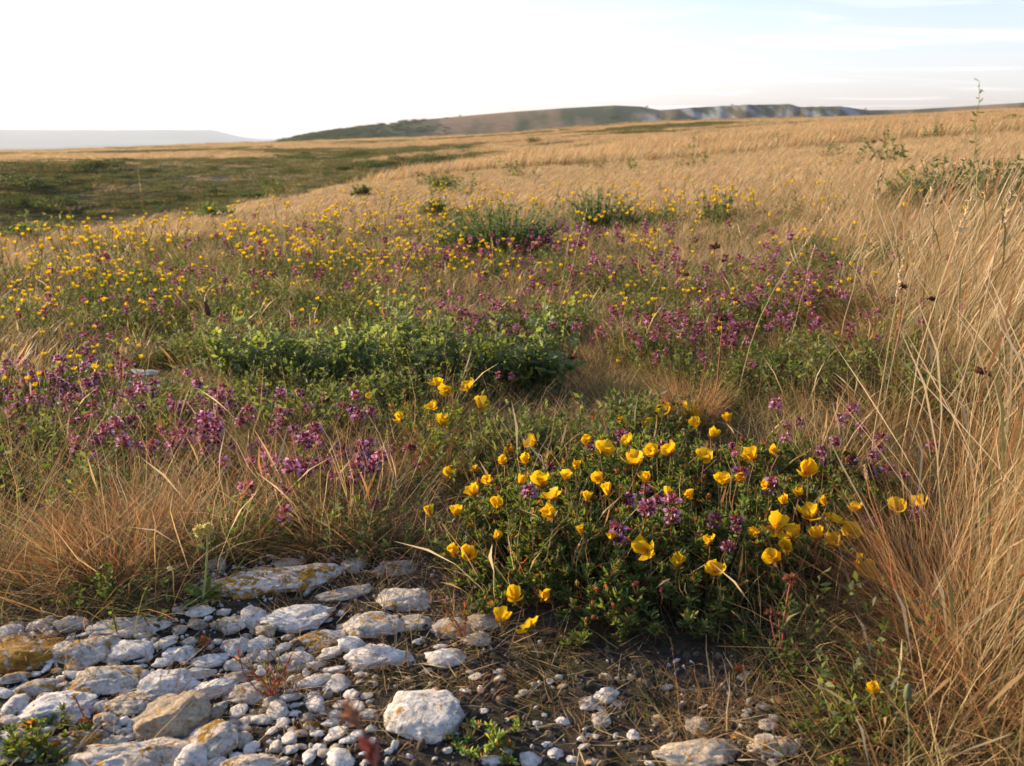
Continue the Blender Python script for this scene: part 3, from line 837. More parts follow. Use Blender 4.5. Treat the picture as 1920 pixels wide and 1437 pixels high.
# px, py, w, h, turn(deg), lichen, warmth, lightness, label
STONES = [
 (508, 1088, 222, 62, 14, .75, .25, 1.0, 'long flat limestone rock with orange lichen, furthest of the big stones beside the budding herb'),
 (562, 1156, 150, 54, 10, .25, .1, 1.1, 'smooth whitish limestone just in front of the long flat lichen rock'),
 (757, 1122, 104, 52, 0, .35, .35, 1.0, 'rounded pale stone with a dimpled top left of the yellow flower clump'),
 (702, 1172, 108, 48, -6, .55, .3, .95, 'lichen spotted flat rock in front of the dimpled stone'),
 (780, 1165, 70, 34, 10, .5, .4, .9, 'small lichen dotted slab touching the right end of the spotted flat rock'),
 (717, 1230, 116, 54, 0, .15, .1, 1.1, 'white oval rock behind the largest round white stone'),
 (838, 1232, 76, 40, 0, .25, .15, 1.1, 'small wedge of white stone right of the white oval rock'),
 (798, 1326, 142, 150, 8, .3, .15, 1.18, 'largest round white stone with a pitted top standing alone on dark soil'),
 (328, 1344, 136, 92, -8, .35, .95, .85, 'big rounded tan brown rock at the near edge of the stone bed'),
 (408, 1384, 100, 72, 25, .6, .5, 1.0, 'knobbly stone with orange lichen at the foot of the tan brown rock'),
 (242, 1318, 96, 44, 6, .45, .6, .95, 'tan flat stone with lichen left of the tan brown rock'),
 (313, 1284, 112, 52, 4, .1, .0, 1.1, 'bluish white flat stone directly behind the tan brown rock'),
 (200, 1275, 140, 50, 6, .6, .35, 1.0, 'wide white and orange rock left of the bluish white stone'),
 (108, 1328, 128, 58, 22, .3, .0, 1.1, 'cracked white slab tilting up to the right near the left edge'),
 (232, 1176, 108, 38, 4, .2, .4, 1.0, 'buff stone at the back edge of the stone bed below the dry tussock'),
 (160, 1218, 118, 52, 10, .6, .3, .95, 'grey white rock with an orange lichen stripe in the left of the stone bed'),
 (243, 1218, 88, 40, 22, .15, .1, 1.05, 'smooth slanting grey stone right of the lichen striped rock'),
 (52, 1222, 120, 62, 5, 1.0, .45, .8, 'rock mostly covered by orange lichen at the far left of the stone bed'),
 (268, 1414, 190, 70, 8, .6, .35, 1.0, 'broad lichen streaked rock at the bottom edge below the tan brown rock'),
 (480, 1432, 120, 46, 5, .5, .5, .95, 'half hidden lichen stone at the bottom edge right of the broad streaked rock'),
 (336, 1224, 50, 32, 10, .1, .0, 1.1, 'small angular white block between the slanting stone and the stone pile'),
 (392, 1238, 64, 26, 12, .1, .0, 1.1, 'narrow white wedge lying behind the two flat white plates'),
 (372, 1262, 58, 25, 12, .1, .0, 1.05, 'narrow flat white plate above the bluish white stone'),
 (398, 1292, 92, 34, 20, .1, .0, 1.12, 'long slanted white plate touching the bluish white stone'),
 (440, 1212, 52, 38, 30, .15, .1, 1.05, 'upright pale stone in the middle of the stone bed'),
 (484, 1208, 48, 30, 10, .1, .1, 1.1, 'pale triangular stone right of the upright pale stone'),
 (600, 1200, 104, 40, 10, .8, .3, .95, 'flat orange spotted rock in front of the smooth whitish limestone'),
 (552, 1236, 66, 42, 0, .3, .3, .95, 'greyish stone below the flat orange spotted rock'),
 (474, 1296, 96, 50, 10, .4, .45, .95, 'tan tinted slab left of the red stemmed weed'),
 (648, 1112, 96, 28, 16, .4, .5, .8, 'low brownish ledge right of the smooth whitish limestone'),
 (398, 1058, 24, 20, 0, .0, .1, 1.0, 'tiny pale stone beside the stalk with two buds'),
 (742, 1064, 90, 34, 0, .7, .3, .55, 'dark grey lichen covered stone at the back near the clump'),
 (668, 1058, 56, 26, 0, .3, .2, .8, 'small grey stone left of the dark lichen covered stone'),
 (852, 1176, 86, 44, 8, .4, .45, .9, 'brownish cracked stone at the left foot of the yellow flower clump'),
 (906, 1166, 66, 40, 0, .1, .75, .85, 'warm tinted stone half under the yellow flower clump'),
 (892, 1198, 56, 30, 0, .2, .5, .9, 'small stone under the lowest yellow flowers'),
 (1312, 1416, 168, 62, 4, .35, .75, 1.05, 'wide tan limestone block at the bottom edge right of centre'),
 (1310, 1362, 48, 36, 0, .2, .5, 1.0, 'rounded buff stone behind the wide tan block'),
 (1452, 1396, 92, 46, 4, .55, .6, .95, 'lichen topped buff stone right of the wide tan block'),
 (1440, 1358, 32, 24, 0, .1, .5, 1.0, 'tiny round pebble behind the lichen topped buff stone'),
 (1138, 1305, 48, 34, 20, .1, .0, 1.1, 'pointed white stone on the dark soil below the clump'),
 (1104, 1318, 36, 28, 0, .1, .0, .9, 'greyish stone touching the pointed white stone'),
 (1126, 1350, 44, 32, 0, .1, .2, .85, 'dull grey stone in front of the pointed white stone'),
 (1188, 1376, 26, 26, 0, .0, .0, 1.2, 'bright white chip on mossy soil behind the wide tan block'),
 (922, 1424, 50, 24, 0, .0, .0, 1.1, 'flat white pebble at the bottom edge below the largest round white stone'),
 (996, 1422, 42, 28, 0, .1, .1, 1.0, 'grey white pebble at the bottom edge, middle of a short row'),
 (1042, 1412, 30, 24, 0, .0, .0, 1.15, 'bright blocky pebble at the right end of a short row'),
 (1026, 1396, 20, 14, 0, .0, .0, 1.1, 'very small white pebble behind the bright blocky pebble'),
 (690, 1338, 40, 22, 0, .1, .4, .9, 'small flat stone left of the largest round white stone'),
 (455, 1386, 34, 44, 50, .3, .7, .95, 'narrow tan stone leaning right of the knobbly lichen stone'),
 (466, 1350, 32, 24, 0, .1, .3, 1.0, 'small pale stone right of the tan brown rock'),
 (20, 1390, 90, 52, 20, .3, .2, 1.0, 'pale rock in the bottom corner behind the succulent herb'),
 (140, 1390, 130, 40, 10, .7, .5, .7, 'dull lichen blotched ledge left of the tan brown rock'),
 (60, 1290, 90, 28, 12, .5, .3, .8, 'low grey ledge behind the cracked white slab'),
 (540, 1058, 60, 22, 12, .3, .5, .9, 'thin grey stone hugging the back of the long flat lichen rock'),
 (255, 700, 80, 22, 10, .2, .1, 1.0, 'grey stone in the small stony gap behind the purple thyme'),
 (222, 722, 60, 16, 0, .2, .1, 1.0, 'flat stone at the near side of the small stony gap'),
 (285, 728, 46, 16, 0, .2, .1, .95, 'small stone at the right of the small stony gap'),
]
occupied = []
for q, (px, py, w, h, turn, li, wa, lt, lab) in enumerate(STONES):
    P = at(px, py + h * .12, 0)
    d = float(np.dot(P - np.array([0, 0, ZC]), ray(px, py))); mpp_ = d * math.cos(math.atan((py - CY) / FPX)) / FPX
    sinp = max(.28, -ray(px, py)[2])
    c = .40 * h * mpp_; b_ = min(.70 * h * mpp_ * .57 / sinp, .62 * w * mpp_ if h < 140 else .56 * w * mpp_); a_ = .52 * w * mpp_
    me = rock_mesh(a_, b_, c * (.85 if h < 140 else .52), 5 if w > 90 else 4, q + 1, .55 if lab.startswith('largest') else .9, li, wa, lt)
    o = part('stone', me, None, (P[0], P[1], P[2] + c * .12), (U(-.06, .06), U(-.06, .06), R(turn)))
    tag(o, lab, 'stone')
    occupied.append((P[0], P[1], a_, b_))
def free(x, y, rad, keep):
    for ox, oy, a_, b_ in keep:
        if math.hypot(x - ox, (y - oy)) < .75 * (a_ + b_) / 2 + rad: return False
    return True
RS = [rock_mesh(1, .72, .5, 3, 200 + q, 1.0, li, wa, lt) for q, (li, wa, lt) in enumerate([(.2, .1, 1.1), (.6, .3, 1), (.1, 0, 1.12), (.3, .5, .95), (.1, .2, 1.05), (.8, .4, .9), (.1, .1, 1.1), (.4, .7, .85), (0, 0, 1.15), (.3, .2, 1.0)])]
occ2 = list(occupied); n_small = 0; tries = 0
while n_small < 240 and tries < 9000:
    tries += 1
    if U(0, 1) < .93: px, py = U(0, 700), U(1150, 1437)
    else: px, py = U(600, 1500), U(1150, 1437)
    if px > 860 and py < 1260: continue
    if not inpoly(np.array([px]), np.array([py]), STONY)[0]: continue
    if px < 330 and py < 1175: continue
    P = at(px, py); s_ = U(.007, .027) if px < 680 else U(.003, .010)
    if not free(P[0], P[1], s_ * .7, occ2): continue
    me = RS[rng.integers(0, len(RS))]
    o = part('stone', me, None, (P[0], P[1], P[2] + s_ * .16), (U(-.25, .25), U(-.25, .25), U(0, 6.28) if U(0, 1) < .4 else R(15) + rng.normal(0, .3)), (s_, s_ * U(.8, 1.1), s_ * U(.5, .9)))
    if px < 680: tag(o, 'small pale limestone fragment packed among the larger rocks of the stone bed', 'stone', 'small fragments filling the stone bed')
    else: tag(o, 'small pale pebble lying loose on the dark soil near the lone white stone', 'stone', 'loose pebbles on the dark soil')
    occ2.append((P[0], P[1], s_, s_ * .8)); n_small += 1
# gravel and crumbs of soil
GR = [rock_mesh(1, .75, .55, 2, 300 + q, 1, 0, wa, lt) for q, (wa, lt) in enumerate([(.1, 1.1), (.3, .9), (.6, .55), (.9, .3), (1, .22), (.2, .8), (1, .16)])]
n = 52000
P, r, px, py = wedge(n, .75, 2.2, -40, 34)
ks = inpoly(px, py, STONY) | inpoly(px, py, MIDGRAVEL)
ks &= U(0, 1, n) < .6
P = P[ks]; px = px[ks]; m = len(P)
sz = np.exp(rng.normal(math.log(.0026), .55, m)); k = rng.integers(0, 7, m)
white = np.array([nz(p[0] * 3, p[1] * 3, 31) for p in P]) + np.where(px < 700, .25, -.28)
k = np.where(white > .05, np.where(U(0, 1, m) < .7, rng.choice([0, 1, 5], m), k), np.where(U(0, 1, m) < .75, rng.choice([3, 4, 6], m), k))
scatter('gravel', P + np.array([0, 0, .0006]), U(0, 6.28, (m, 3)), sz, k, GR)

# ------------------------------------------------------------------ yellow flowers
YEL = np.array([.86, .56, .015]); YEL2 = np.array([.90, .62, .03]); ORG = np.array([.72, .26, .02])
def petal_geo(L, W, cup, seed, nu=5, nv=5):
    rs = np.random.default_rng(seed)
    u = np.linspace(0, 1, nu)[:, None]; v = np.linspace(-1, 1, nv)[None, :]
    wid = W * .5 * (.22 + .95 * np.sin(np.pi * np.clip(u, 0, 1) ** .9 * .60)) * np.ones_like(v)
    th = cup * u ** .8
    # the petal rises along a curved line and its edges curl up
    ang0 = .25 + (math.pi / 2 - .25) * cup
    ds = L / (nu - 1)
    a = ang0 + (u - .4) * (.7 - .9 * cup)
    X = np.concatenate([[0], np.cumsum(np.cos(a[:-1, 0]) * ds)])[:, None] + 0 * v
    Zc = np.concatenate([[0], np.cumsum(np.sin(a[:-1, 0]) * ds)])[:, None] + 0 * v
    Yc = v * wid
    curl = .22 * L * (v ** 2) * u * (.6 + .5 * cup)
    X = X - curl * np.sin(ang0) * .8; Zc = Zc + curl * np.cos(ang0)
    X[-1] += -.06 * L * np.abs(v[0]) ** 2 * 2
    Zc = Zc + rs.normal(0, .045 * L, Zc.shape) * (u > .3); X = X + rs.normal(0, .035 * L, X.shape) * (u > .5)
    V = np.stack([X, Yc, Zc], 2).reshape(-1, 3)
    F = []
    for i in range(nu - 1):
        for j in range(nv - 1): F.append([i * nv + j, (i + 1) * nv + j, (i + 1) * nv + j + 1, i * nv + j + 1])
    c = YEL * (1 - .25 * rs.uniform()) ; t = (1 - u) ** 2.2
    C = (c * (1 - t[..., None] * .5) + ORG * t[..., None] * .5) * np.ones((nu, nv, 1))
    return V, np.array(F), C.reshape(-1, 3)
def petal_mesh(cup, seed, W=.84):
    V, F, C = petal_geo(1.0, W, cup, seed); return mkmesh('petal', V, F, M_PETAL, C)
PET = {c: [petal_mesh(c, 10 * i + q) for q in range(3)] for i, c in enumerate((.12, .35, .55, .75))}
def heart_mesh(seed):
    acc = Acc(); n = 16
    d = rng.normal(0, 1, (n, 3)) * [.5, .5, .2] + [0, 0, 1]
    leaves(acc, np.zeros((n, 3)), d, U(.28, .42, n), .05, np.array([.75, .38, .02]))
    a = np.arange(5) * 1.2566 + .6
    d = np.stack([np.cos(a), np.sin(a), np.full(5, .35)], 1)
    leaves(acc, np.tile([0, 0, -.06], (5, 1)), d, .62, .38, mixcols(5, [np.array([.30, .14, .05]), np.array([.22, .17, .05])], [1, 1]), LEAF, up=np.tile([0, 0, 1.], (5, 1)))
    tube(acc, np.array([[0, 0, -.35], [0, 0, -.12], [0, 0, .02]]), [.05, .10, .12], np.array([.22, .16, .06]), 5)
    return acc.mesh('flower', M_PETAL)
HEART = [heart_mesh(q) for q in range(3)]
def bud_mesh(col, seed):
    v, f = ICO[2]; v = v.copy() * [.42, .42, .75]; v[:, :2] *= (1 - .55 * np.clip(v[:, 2:3], 0, 1)); v[:, 2] += .5
    acc = Acc(); acc.add(v, f, col * (1 + .35 * np.sin(3 * np.arctan2(v[:, 1], v[:, 0])))[:, None])
    a = np.arange(4) * 1.57; d = np.stack([np.cos(a), np.sin(a), np.full(4, 1.4)], 1)
    leaves(acc, np.tile([0, 0, -.05], (4, 1)), d, 1.0, .4, col * .7, LEAF)
    return acc.mesh('bud', M_PETAL)
BUD = [bud_mesh(np.array(c), q) for q, c in enumerate([(.42, .13, .05), (.36, .22, .07), (.24, .20, .07), (.55, .25, .06), (.30, .07, .05)])]

def at_h(px, py, hf):
    d = ray(px, py); s_ = np.linspace(.5, 4, 1400)
    P = np.array([0, 0, ZC])[None] + s_[:, None] * d[None]
    f = P[:, 2] - gz(P[:, 0], P[:, 1]) - np.array(hf(P[:, 0], P[:, 1]))
    k = np.where(f <= 0)[0]
    return P[k[0]] if len(k) else P[-1]
def axis_rot(d, spin=0.0):
    q = Vector(d).to_track_quat('Z', 'Y')
    return (q.to_matrix().to_4x4() @ Matrix.Rotation(spin, 4, 'Z')).to_euler()
def add_flower(root, rl, P, size, openness, axis, withered=False):
    cup = min(PET, key=lambda c: abs(c - openness))
    fo = part('flower', HEART[rng.integers(0, 3)], root, tuple(P - rl), axis_rot(axis, U(0, 6.28)), (size,) * 3)
    if withered: fo['label'] = 'half closed flower with browned edges'
    ml = PET[cup]
    for k in range(5):
        part('petal', ml[rng.integers(0, 3)], fo, (0, 0, .02), (U(-.2, .2), U(-.45, .3), k * 1.2566 + U(-.2, .2)), (U(.8, 1.1), U(.8, 1.12), U(.8, 1.2)))
    return fo

def clump(poly_px, name, label, hmin, hmax, step, flowers, buds, nbud, leafL, cat='flowering plant'):
    wp = np.array([at(x, y)[:2] for x, y in poly_px]); cen = wp.mean(0)
    ang = np.arctan2(wp[:, 1] - cen[1], wp[:, 0] - cen[0]); rd = np.hypot(*(wp - cen).T); o = np.argsort(ang); ang, rd = ang[o], rd[o]
    def ratio(x, y):
        a = np.arctan2(y - cen[1], x - cen[0]); rr = np.interp(a, np.concatenate([ang - 2 * np.pi, ang, ang + 2 * np.pi]), np.tile(rd, 3))
        return np.hypot(x - cen[0], y - cen[1]) / rr
    def K(x, y):
        q = np.clip(1 - ratio(x, y) ** 2, 0, 1); return hmin + (hmax - hmin) * np.sqrt(q)
    rl = np.array([cen[0], cen[1], gz(*cen)[0]])
    root = empty(name, tuple(rl), label, cat)
    lo, hi = wp.min(0), wp.max(0)
    acc = Acc(); st = Acc()
    n = int((hi[0] - lo[0]) * (hi[1] - lo[1]) / step ** 2)
    tips = []
    X = U(lo[0], hi[0], n); Yq = U(lo[1], hi[1], n); rt = ratio(X, Yq)
    ok_ = rt < 1.0 + rng.normal(0, .09, n); X = X[ok_]; Yq = Yq[ok_]; rt = rt[ok_]
    for x, y in zip(X, Yq):
        h = float(K(x, y)) * U(.6, 1.12) * (.88 + .5 * nz(x * 9, y * 9, 3, 2)); g = gz(x, y)[0]
        if nz(x * 16, y * 16, 9, 2) > .22: continue
        outd = np.array([x - cen[0], y - cen[1]]) * .25 * U(0, 1)
        p0 = np.array([x - outd[0] * .5, y - outd[1] * .5, g - .003]) - rl; p1 = p0 + np.array([outd[0] * .5 + rng.normal(0, .012), outd[1] * .5 + rng.normal(0, .012), h])
        cv = curve(p0, p1, 4, rng.normal(0, .006, 3)); tube(st, cv, [.0010, .0009, .0008, .0005], np.array([.20, .075, .04]), 3, np.array([.20, .15, .05]))
        k = int(16 + 110 * h); t = U(.25, 1.0, k) ** .8
        t = np.concatenate([t, np.full(7, .98)]); k += 7
        seg = t[:, None] * 3; i0 = np.minimum(seg.astype(int), 2); fr = seg - i0
        pp = cv[i0[:, 0]] * (1 - fr) + cv[i0[:, 0] + 1] * fr
        d = rng.normal(0, 1, (k, 3)); d[:, 2] = np.abs(d[:, 2]) * .5 + .25 + .5 * (t > .9)
        col = (1.3 + 1.1 * max(0, nz(x * 7, y * 7, 14, 2))) * mixcols(k, [G1, G2, G3, np.array([.20, .20, .07]), np.array([.34, .11, .04])], [3, 3, 2.5, 1.2, .6])
        leaves(acc, pp, d, U(.6, 1.2, k) * leafL, U(.6, 1.1, k) * leafL * .34, col, LEAF if leafL > .008 else SLEAF)
        tips.append(p1 + rl)
    lo_ = part('leaves', acc.mesh('leaves', M_LEAF), root); lo_['kind'] = 'stuff'
    fs = Acc()
    def stem_to(P):
        g = gz(P[0], P[1])[0]; dd = (cen - P[:2]) * U(.05, .2)
        cv = curve(np.array([P[0] + dd[0], P[1] + dd[1], g + .01]) - rl, P - rl, 5, (0, 0, .004), .002)
        tube(fs, cv, .0009, np.array([.28, .10, .05]), 4, np.array([.26, .18, .07]))
    for (px, py, szp, op, wi) in flowers:
        P = at_h(px, py, lambda x, y: K(x, y) + .028)
        d = np.linalg.norm(P - [0, 0, ZC]); size = .61 * szp * d / FPX
        vec = np.array([0, 0, ZC]) - P; vec /= np.linalg.norm(vec)
        ax = np.array([rng.normal(0, .5), rng.normal(0, .5), 1.0]) + vec * U(-.2, .8) + np.array([-.2, 0, 0])
        add_flower(root, rl, P, size, op, ax, wi); stem_to(P - ax / np.linalg.norm(ax) * size * .3)
    blist = [(at_h(px, py, lambda x, y: K(x, y) + .01), s_) for px, py, s_ in buds]
    for _ in range(nbud):
        tp = tips[rng.integers(0, len(tips))]; blist.append((tp + np.array([0, 0, U(.0, .012)]), U(11, 22)))
    for P, szp in blist:
        d = np.linalg.norm(P - [0, 0, ZC]); size = .45 * szp * d / FPX
        part('bud', BUD[rng.integers(0, 5)], root, tuple(P - rl), axis_rot((rng.normal(0, .6), rng.normal(0, .6), 1), U(0, 6)), (size,) * 3)
        stem_to(P)
    so_ = part('stems', (lambda a_: a_.mesh('stems', M_STEM))(st), root); so_['kind'] = 'stuff'
    if fs.n: fo_ = part('flower_stalks', fs.mesh('flower_stalks', M_STEM), root); fo_['kind'] = 'stuff'
    return root, K

BIG = [(843,893,34,.5,0),(887,884,28,.75,0),(890,930,40,.5,0),(932,953,34,.5,1),(855,968,34,.5,0),(808,968,30,.7,1),(853,1040,30,.75,0),(880,1045,42,.5,0),
 (1002,835,40,.4,0),(957,850,28,.7,0),(1015,910,38,.5,0),(1036,937,42,.4,0),(1038,970,42,.5,0),(975,908,28,.75,1),(965,1125,44,.4,0),(1020,1122,34,.7,0),
 (940,1167,44,.3,0),(995,1177,42,.2,0),(1128,848,40,.35,0),(1168,797,30,.6,0),(1248,778,38,.3,0),(1292,775,44,.2,0),(1228,853,38,.4,0),(1256,850,36,.4,0),
 (1188,872,48,.3,0),(1122,903,36,.5,0),(1140,928,34,.7,1),(1288,930,30,.75,1),(1355,908,34,.55,1),(1412,862,36,.6,0),(1365,790,26,.55,0),(1510,888,46,.3,0),
 (1457,850,26,.75,1),(1457,992,52,.2,0),(1522,972,50,.3,0),(1497,930,26,.7,0),(1548,947,24,.75,1),(1486,1010,40,.4,0),(1474,1030,36,.55,1),(1452,1050,40,.5,0),
 (1340,1074,42,.3,0),(1213,1032,50,.3,0),(1270,1062,36,.55,1),(1592,1003,38,.4,0),(1565,1023,40,.4,0),(1612,1067,46,.4,0),(1648,1020,28,.6,0),(1680,957,36,.4,0),(1725,952,36,.55,1),(920,905,30,.5,1),(945,870,26,.6,0),(985,870,30,.5,0),(1060,900,30,.5,0),(1080,880,26,.7,1),(1100,940,28,.6,0),(1210,905,30,.5,0),(1250,930,26,.7,1),(1320,860,34,.4,0),(1335,820,28,.6,0),(1385,900,28,.6,0),(1440,915,30,.5,0),(1470,945,26,.7,1),(1560,980,36,.4,0),(1535,1010,34,.5,0),(1420,1000,28,.6,0),(1150,1010,26,.7,1),(930,1010,26,.6,0),(1090,1000,24,.7,1),(1330,1020,28,.6,0),(1180,830,30,.4,0),(1215,800,28,.5,0),(1310,800,30,.5,0),(1100,830,26,.6,0),(1600,960,30,.5,0)]
BIGB = [(1187,1098,24),(1083,1098,20),(1120,1110,18),(1400,1090,18),(1385,1010,16),(960,1005,16),(1065,1000,16),(1150,1140,18),(1240,1110,18),(1110,1160,16),(1500,1060,18),
 (905,1000,18),(1320,980,16),(1075,935,20),(1160,960,16),(1560,1060,18),(1610,1040,20)]
big, KB = clump(CLUMP, 'rockrose', 'large low cushion of bright yellow cupped flowers on dense green leaves beside the stones', .028, .112, .0130, BIG, BIGB, 150, .0135)
SMALL = [(818,724,30,.3,0),(836,734,28,.4,0),(880,731,34,.4,0),(903,765,36,.4,0),(812,768,30,.4,0),(828,796,34,.3,0),(752,788,28,.55,1),(697,750,26,.6,1)]
clump([(700, 850), (740, 890), (860, 880), (920, 840), (900, 800), (800, 790), (730, 810)], 'rockrose', 'small sparse plant with a few yellow flowers behind the left end of the big cushion', .03, .10, .022, SMALL, [], 8, .010)
clump([(1060, 845), (1120, 850), (1110, 815), (1070, 815)], 'rockrose', 'tiny straggly plant with pale closed buds between the two yellow flowered plants', .03, .07, .02, [], [(1073, 750, 12), (1076, 790, 12)], 4, .008)
clump([(1500, 1400), (1560, 1440), (1680, 1420), (1700, 1340), (1640, 1300), (1540, 1320)], 'rockrose', 'low trailing plant with one pale yellow flower in the bottom right corner', .012, .035, .014, [(1640, 1302, 30, .5, 0)], [], 6, .010)
clump([(900, 1440), (980, 1430), (985, 1380), (920, 1370), (860, 1400)], 'creeping_herb', 'flat feathery dark green herb just right of the largest white stone', .006, .018, .014, [], [], 0, .010, 'herb')
clump([(120, 1440), (150, 1410), (100, 1370), (30, 1370), (-30, 1400), (-30, 1450)], 'succulent_herb', 'fleshy green and reddish herb in the bottom left corner', .008, .026, .014, [], [], 3, .010, 'herb')

# small yellow flowers across the slope
def small_yellow(seed):
    global YEL
    YEL = np.array([.88, .66, .03])
    acc = Acc(); rs_ = np.random.default_rng(seed); cup = rs_.uniform(.25, .65); ax = rs_.normal(0, .3, 2); h = 6.2
    top = np.array([ax[0], ax[1], h])
    tube(acc, curve([0, 0, 0], top, 4, (.2, .1, 0)), .05, np.array([.16, .14, .05]), 3)
    for k in range(5):
        V, F, C = petal_geo(.62, .6, cup, seed + k, 3, 3)
        a = k * 1.2566; Rm = np.array([[math.cos(a), -math.sin(a), 0], [math.sin(a), math.cos(a), 0], [0, 0, 1]])
        acc.add(V @ Rm.T + top, F, C)
    n = 14; pp = np.stack([ax[0] * .3 + rs_.normal(0, .3, n), ax[1] * .3 + rs_.normal(0, .3, n), rs_.uniform(.5, 3.4, n)], 1)
    leaves(acc, pp, rs_.normal(0, 1, (n, 3)) + [0, 0, .6], .7, .22, mixcols(n, [G1, G2, G3], [1, 1, 1]))
    return acc.mesh('yellow_wildflower', M_PETAL)
SY = [small_yellow(50 + 9 * q) for q in range(6)]
def gb(px, py, cx, cy, sx, sy): return np.exp(-.5 * (((px - cx) / sx) ** 2 + ((py - cy) / sy) ** 2))
def yel_den(px, py):
    d = .12 * gb(px, py, 700, 520, 700, 110) + .8 * gb(px, py, 180, 520, 330, 26) + .9 * gb(px, py, 380, 480, 200, 22) + .8 * gb(px, py, 120, 640, 160, 60) + .6 * gb(px, py, 330, 610, 160, 45) + 5.0 * gb(px, py, 60, 790, 80, 40)
    d += .8 * gb(px, py, 700, 430, 230, 18) + .6 * gb(px, py, 1000, 400, 220, 12) + .8 * gb(px, py, 950, 560, 200, 36) + .8 * gb(px, py, 480, 580, 180, 30) + .55 * gb(px, py, 1130, 600, 150, 40)
    d += .5 * gb(px, py, 780, 520, 100, 25) + .5 * gb(px, py, 1400, 370, 200, 7) + .4 * gb(px, py, 1300, 500, 200, 60) + .25 * gb(px, py, 1550, 620, 150, 60) + .35 * gb(px, py, 600, 640, 120, 30)
    return d * (py < 880) * np.where((py < np.interp(px, [0, 500, 900], [470, 420, 360])), 0, 1)
def pick(r0, r1, n, den, clumpf, seed, lo=-.05, hi=.2):
    P, r, px, py = wedge(n, r0, r1, -42, 42)
    c = patchy(P, clumpf, seed, lo, hi)
    m = U(0, 1, n) < den(px, py) * (.05 + .95 * c)
    return P[m]
YP = np.concatenate([pick(1.6, 3.2, 1300, yel_den, 2.2, 41), pick(3.2, 7, 4200, yel_den, 1.2, 42), pick(7, 22, 9000, yel_den, .6, 43)])
YP = YP[np.argsort(np.hypot(YP[:, 0], YP[:, 1]))]
print('yellow', len(YP))
def ysize(P):
    r = np.hypot(P[:, 0], P[:, 1]); return U(.0135, .0205, len(P)) * np.clip(r / 3.3, 1, 2.0)
ys = ysize(YP)
def yz(P, s_):                      # lift far flowers to the grass tops
    return P + np.array([0, 0, 1.0])[None] * np.clip(.04 + .007 * np.hypot(P[:, 0], P[:, 1]), 0, .085)[:, None] * U(.0, 1.1, len(P))[:, None]
YQ = yz(YP, ys)
for q in range(min(300, len(YP))):
    o = part('yellow_wildflower', SY[q % 6], None, tuple(YQ[q]), (rng.normal(0, .3), rng.normal(0, .3), U(0, 6.28)), (ys[q],) * 3)
    tag(o, 'small bright yellow cupped wildflower scattered on the open slope behind the big flower cushion', 'flower', 'small yellow wildflowers dotted over the slope')
k = len(YP) - 300
if k > 0:
    scatter('distant_yellow_flowers', YQ[300:], np.stack([rng.normal(0, .3, k), rng.normal(0, .3, k), U(0, 6.28, k)], 1), ys[300:], rng.integers(0, 6, k), SY)

# ------------------------------------------------------------------ purple thyme
TM = np.array([.33, .08, .12]); TP = np.array([.52, .27, .46]); TD = np.array([.14, .045, .04]); TL = np.array([.52, .34, .52])
def thyme_parts(seed, H_=.07, hw=.011):
    rs_ = np.random.default_rng(seed); dx, dy = rs_.normal(0, .012, 2)
    st = Acc(); tube(st, curve([0, 0, 0], [dx, dy, H_], 5, (rs_.normal(0, .004), rs_.normal(0, .004), 0)), [.0009, .0008, .0008, .0007, .0006], np.array([.24, .07, .04]), 4)
    lf = Acc(); n = 22; t = rs_.uniform(.05, .8, n)[:, None]
    d = rs_.normal(0, 1, (n, 3)); d[:, 2] = abs(d[:, 2]) * .5
    leaves(lf, t * np.array([dx, dy, H_]), d, rs_.uniform(.006, .011, n), .0042, mixcols(n, [G1, G2, G3], [2, 2, 1]), LEAF)
    hd = Acc(); top = np.array([dx, dy, H_])
    tiers = [(0, 1.0)] + ([(.009, .7)] if rs_.uniform() < .5 else []) + ([(-.014, .7)] if rs_.uniform() < .25 else [])
    for zo, sc_ in tiers:
        n = 34; d = rs_.normal(0, 1, (n, 3)); d[:, 2] = d[:, 2] * .4 + .35
        d /= np.linalg.norm(d, axis=1, keepdims=True)
        leaves(hd, top + [0, 0, zo] + d * hw * .15 * sc_, d, rs_.uniform(.6, .95, n) * hw * sc_, hw * .30, mixcols(n, [TM, TD, np.array([.28, .08, .10])], [3, 2, 1.2]), LEAF)
        n = 12; d = rs_.normal(0, 1, (n, 3)); d[:, 2] = d[:, 2] * .35 + .1; d /= np.linalg.norm(d, axis=1, keepdims=True)
        leaves(hd, top + [0, 0, zo] + d * hw * .6 * sc_, d, rs_.uniform(.45, .65, n) * hw, hw * .42, mixcols(n, [TP, TL], [1.3, 1]), LEAF)
    return st.mesh('stem', M_STEM), lf.mesh('leaves', M_LEAF), hd.mesh('flower_head', M_THYME)
TVAR = [thyme_parts(80 + q, .055 + .01 * (q % 4)) for q in range(7)]
def thyme_small(seed):
    rs_ = np.random.default_rng(seed); acc = Acc(); H_ = .07
    tube(acc, curve([0, 0, 0], [0, 0, H_], 3), .0008, np.array([.22, .08, .04]), 3)
    n = 9; t = rs_.uniform(.1, .8, n)[:, None]; d = rs_.normal(0, 1, (n, 3)); d[:, 2] = abs(d[:, 2]) * .5
    leaves(acc, t * np.array([0, 0, H_]), d, .010, .005, mixcols(n, [G1, G2, G3], [1, 1, 1]))
    for zo in (0, .01):
        n = 22; d = rs_.normal(0, 1, (n, 3)); d[:, 2] = d[:, 2] * .4 + .3; d /= np.linalg.norm(d, axis=1, keepdims=True)
        leaves(acc, np.array([0, 0, H_ + zo]) + d * .001, d, .0105, .0045, mixcols(n, [TM * .85, TD, TP * .85, TL, RUST * .8], [2.2, 1.8, 1.2, .6, 1.2]))
    return acc.mesh('thyme_sprig', M_THYME)
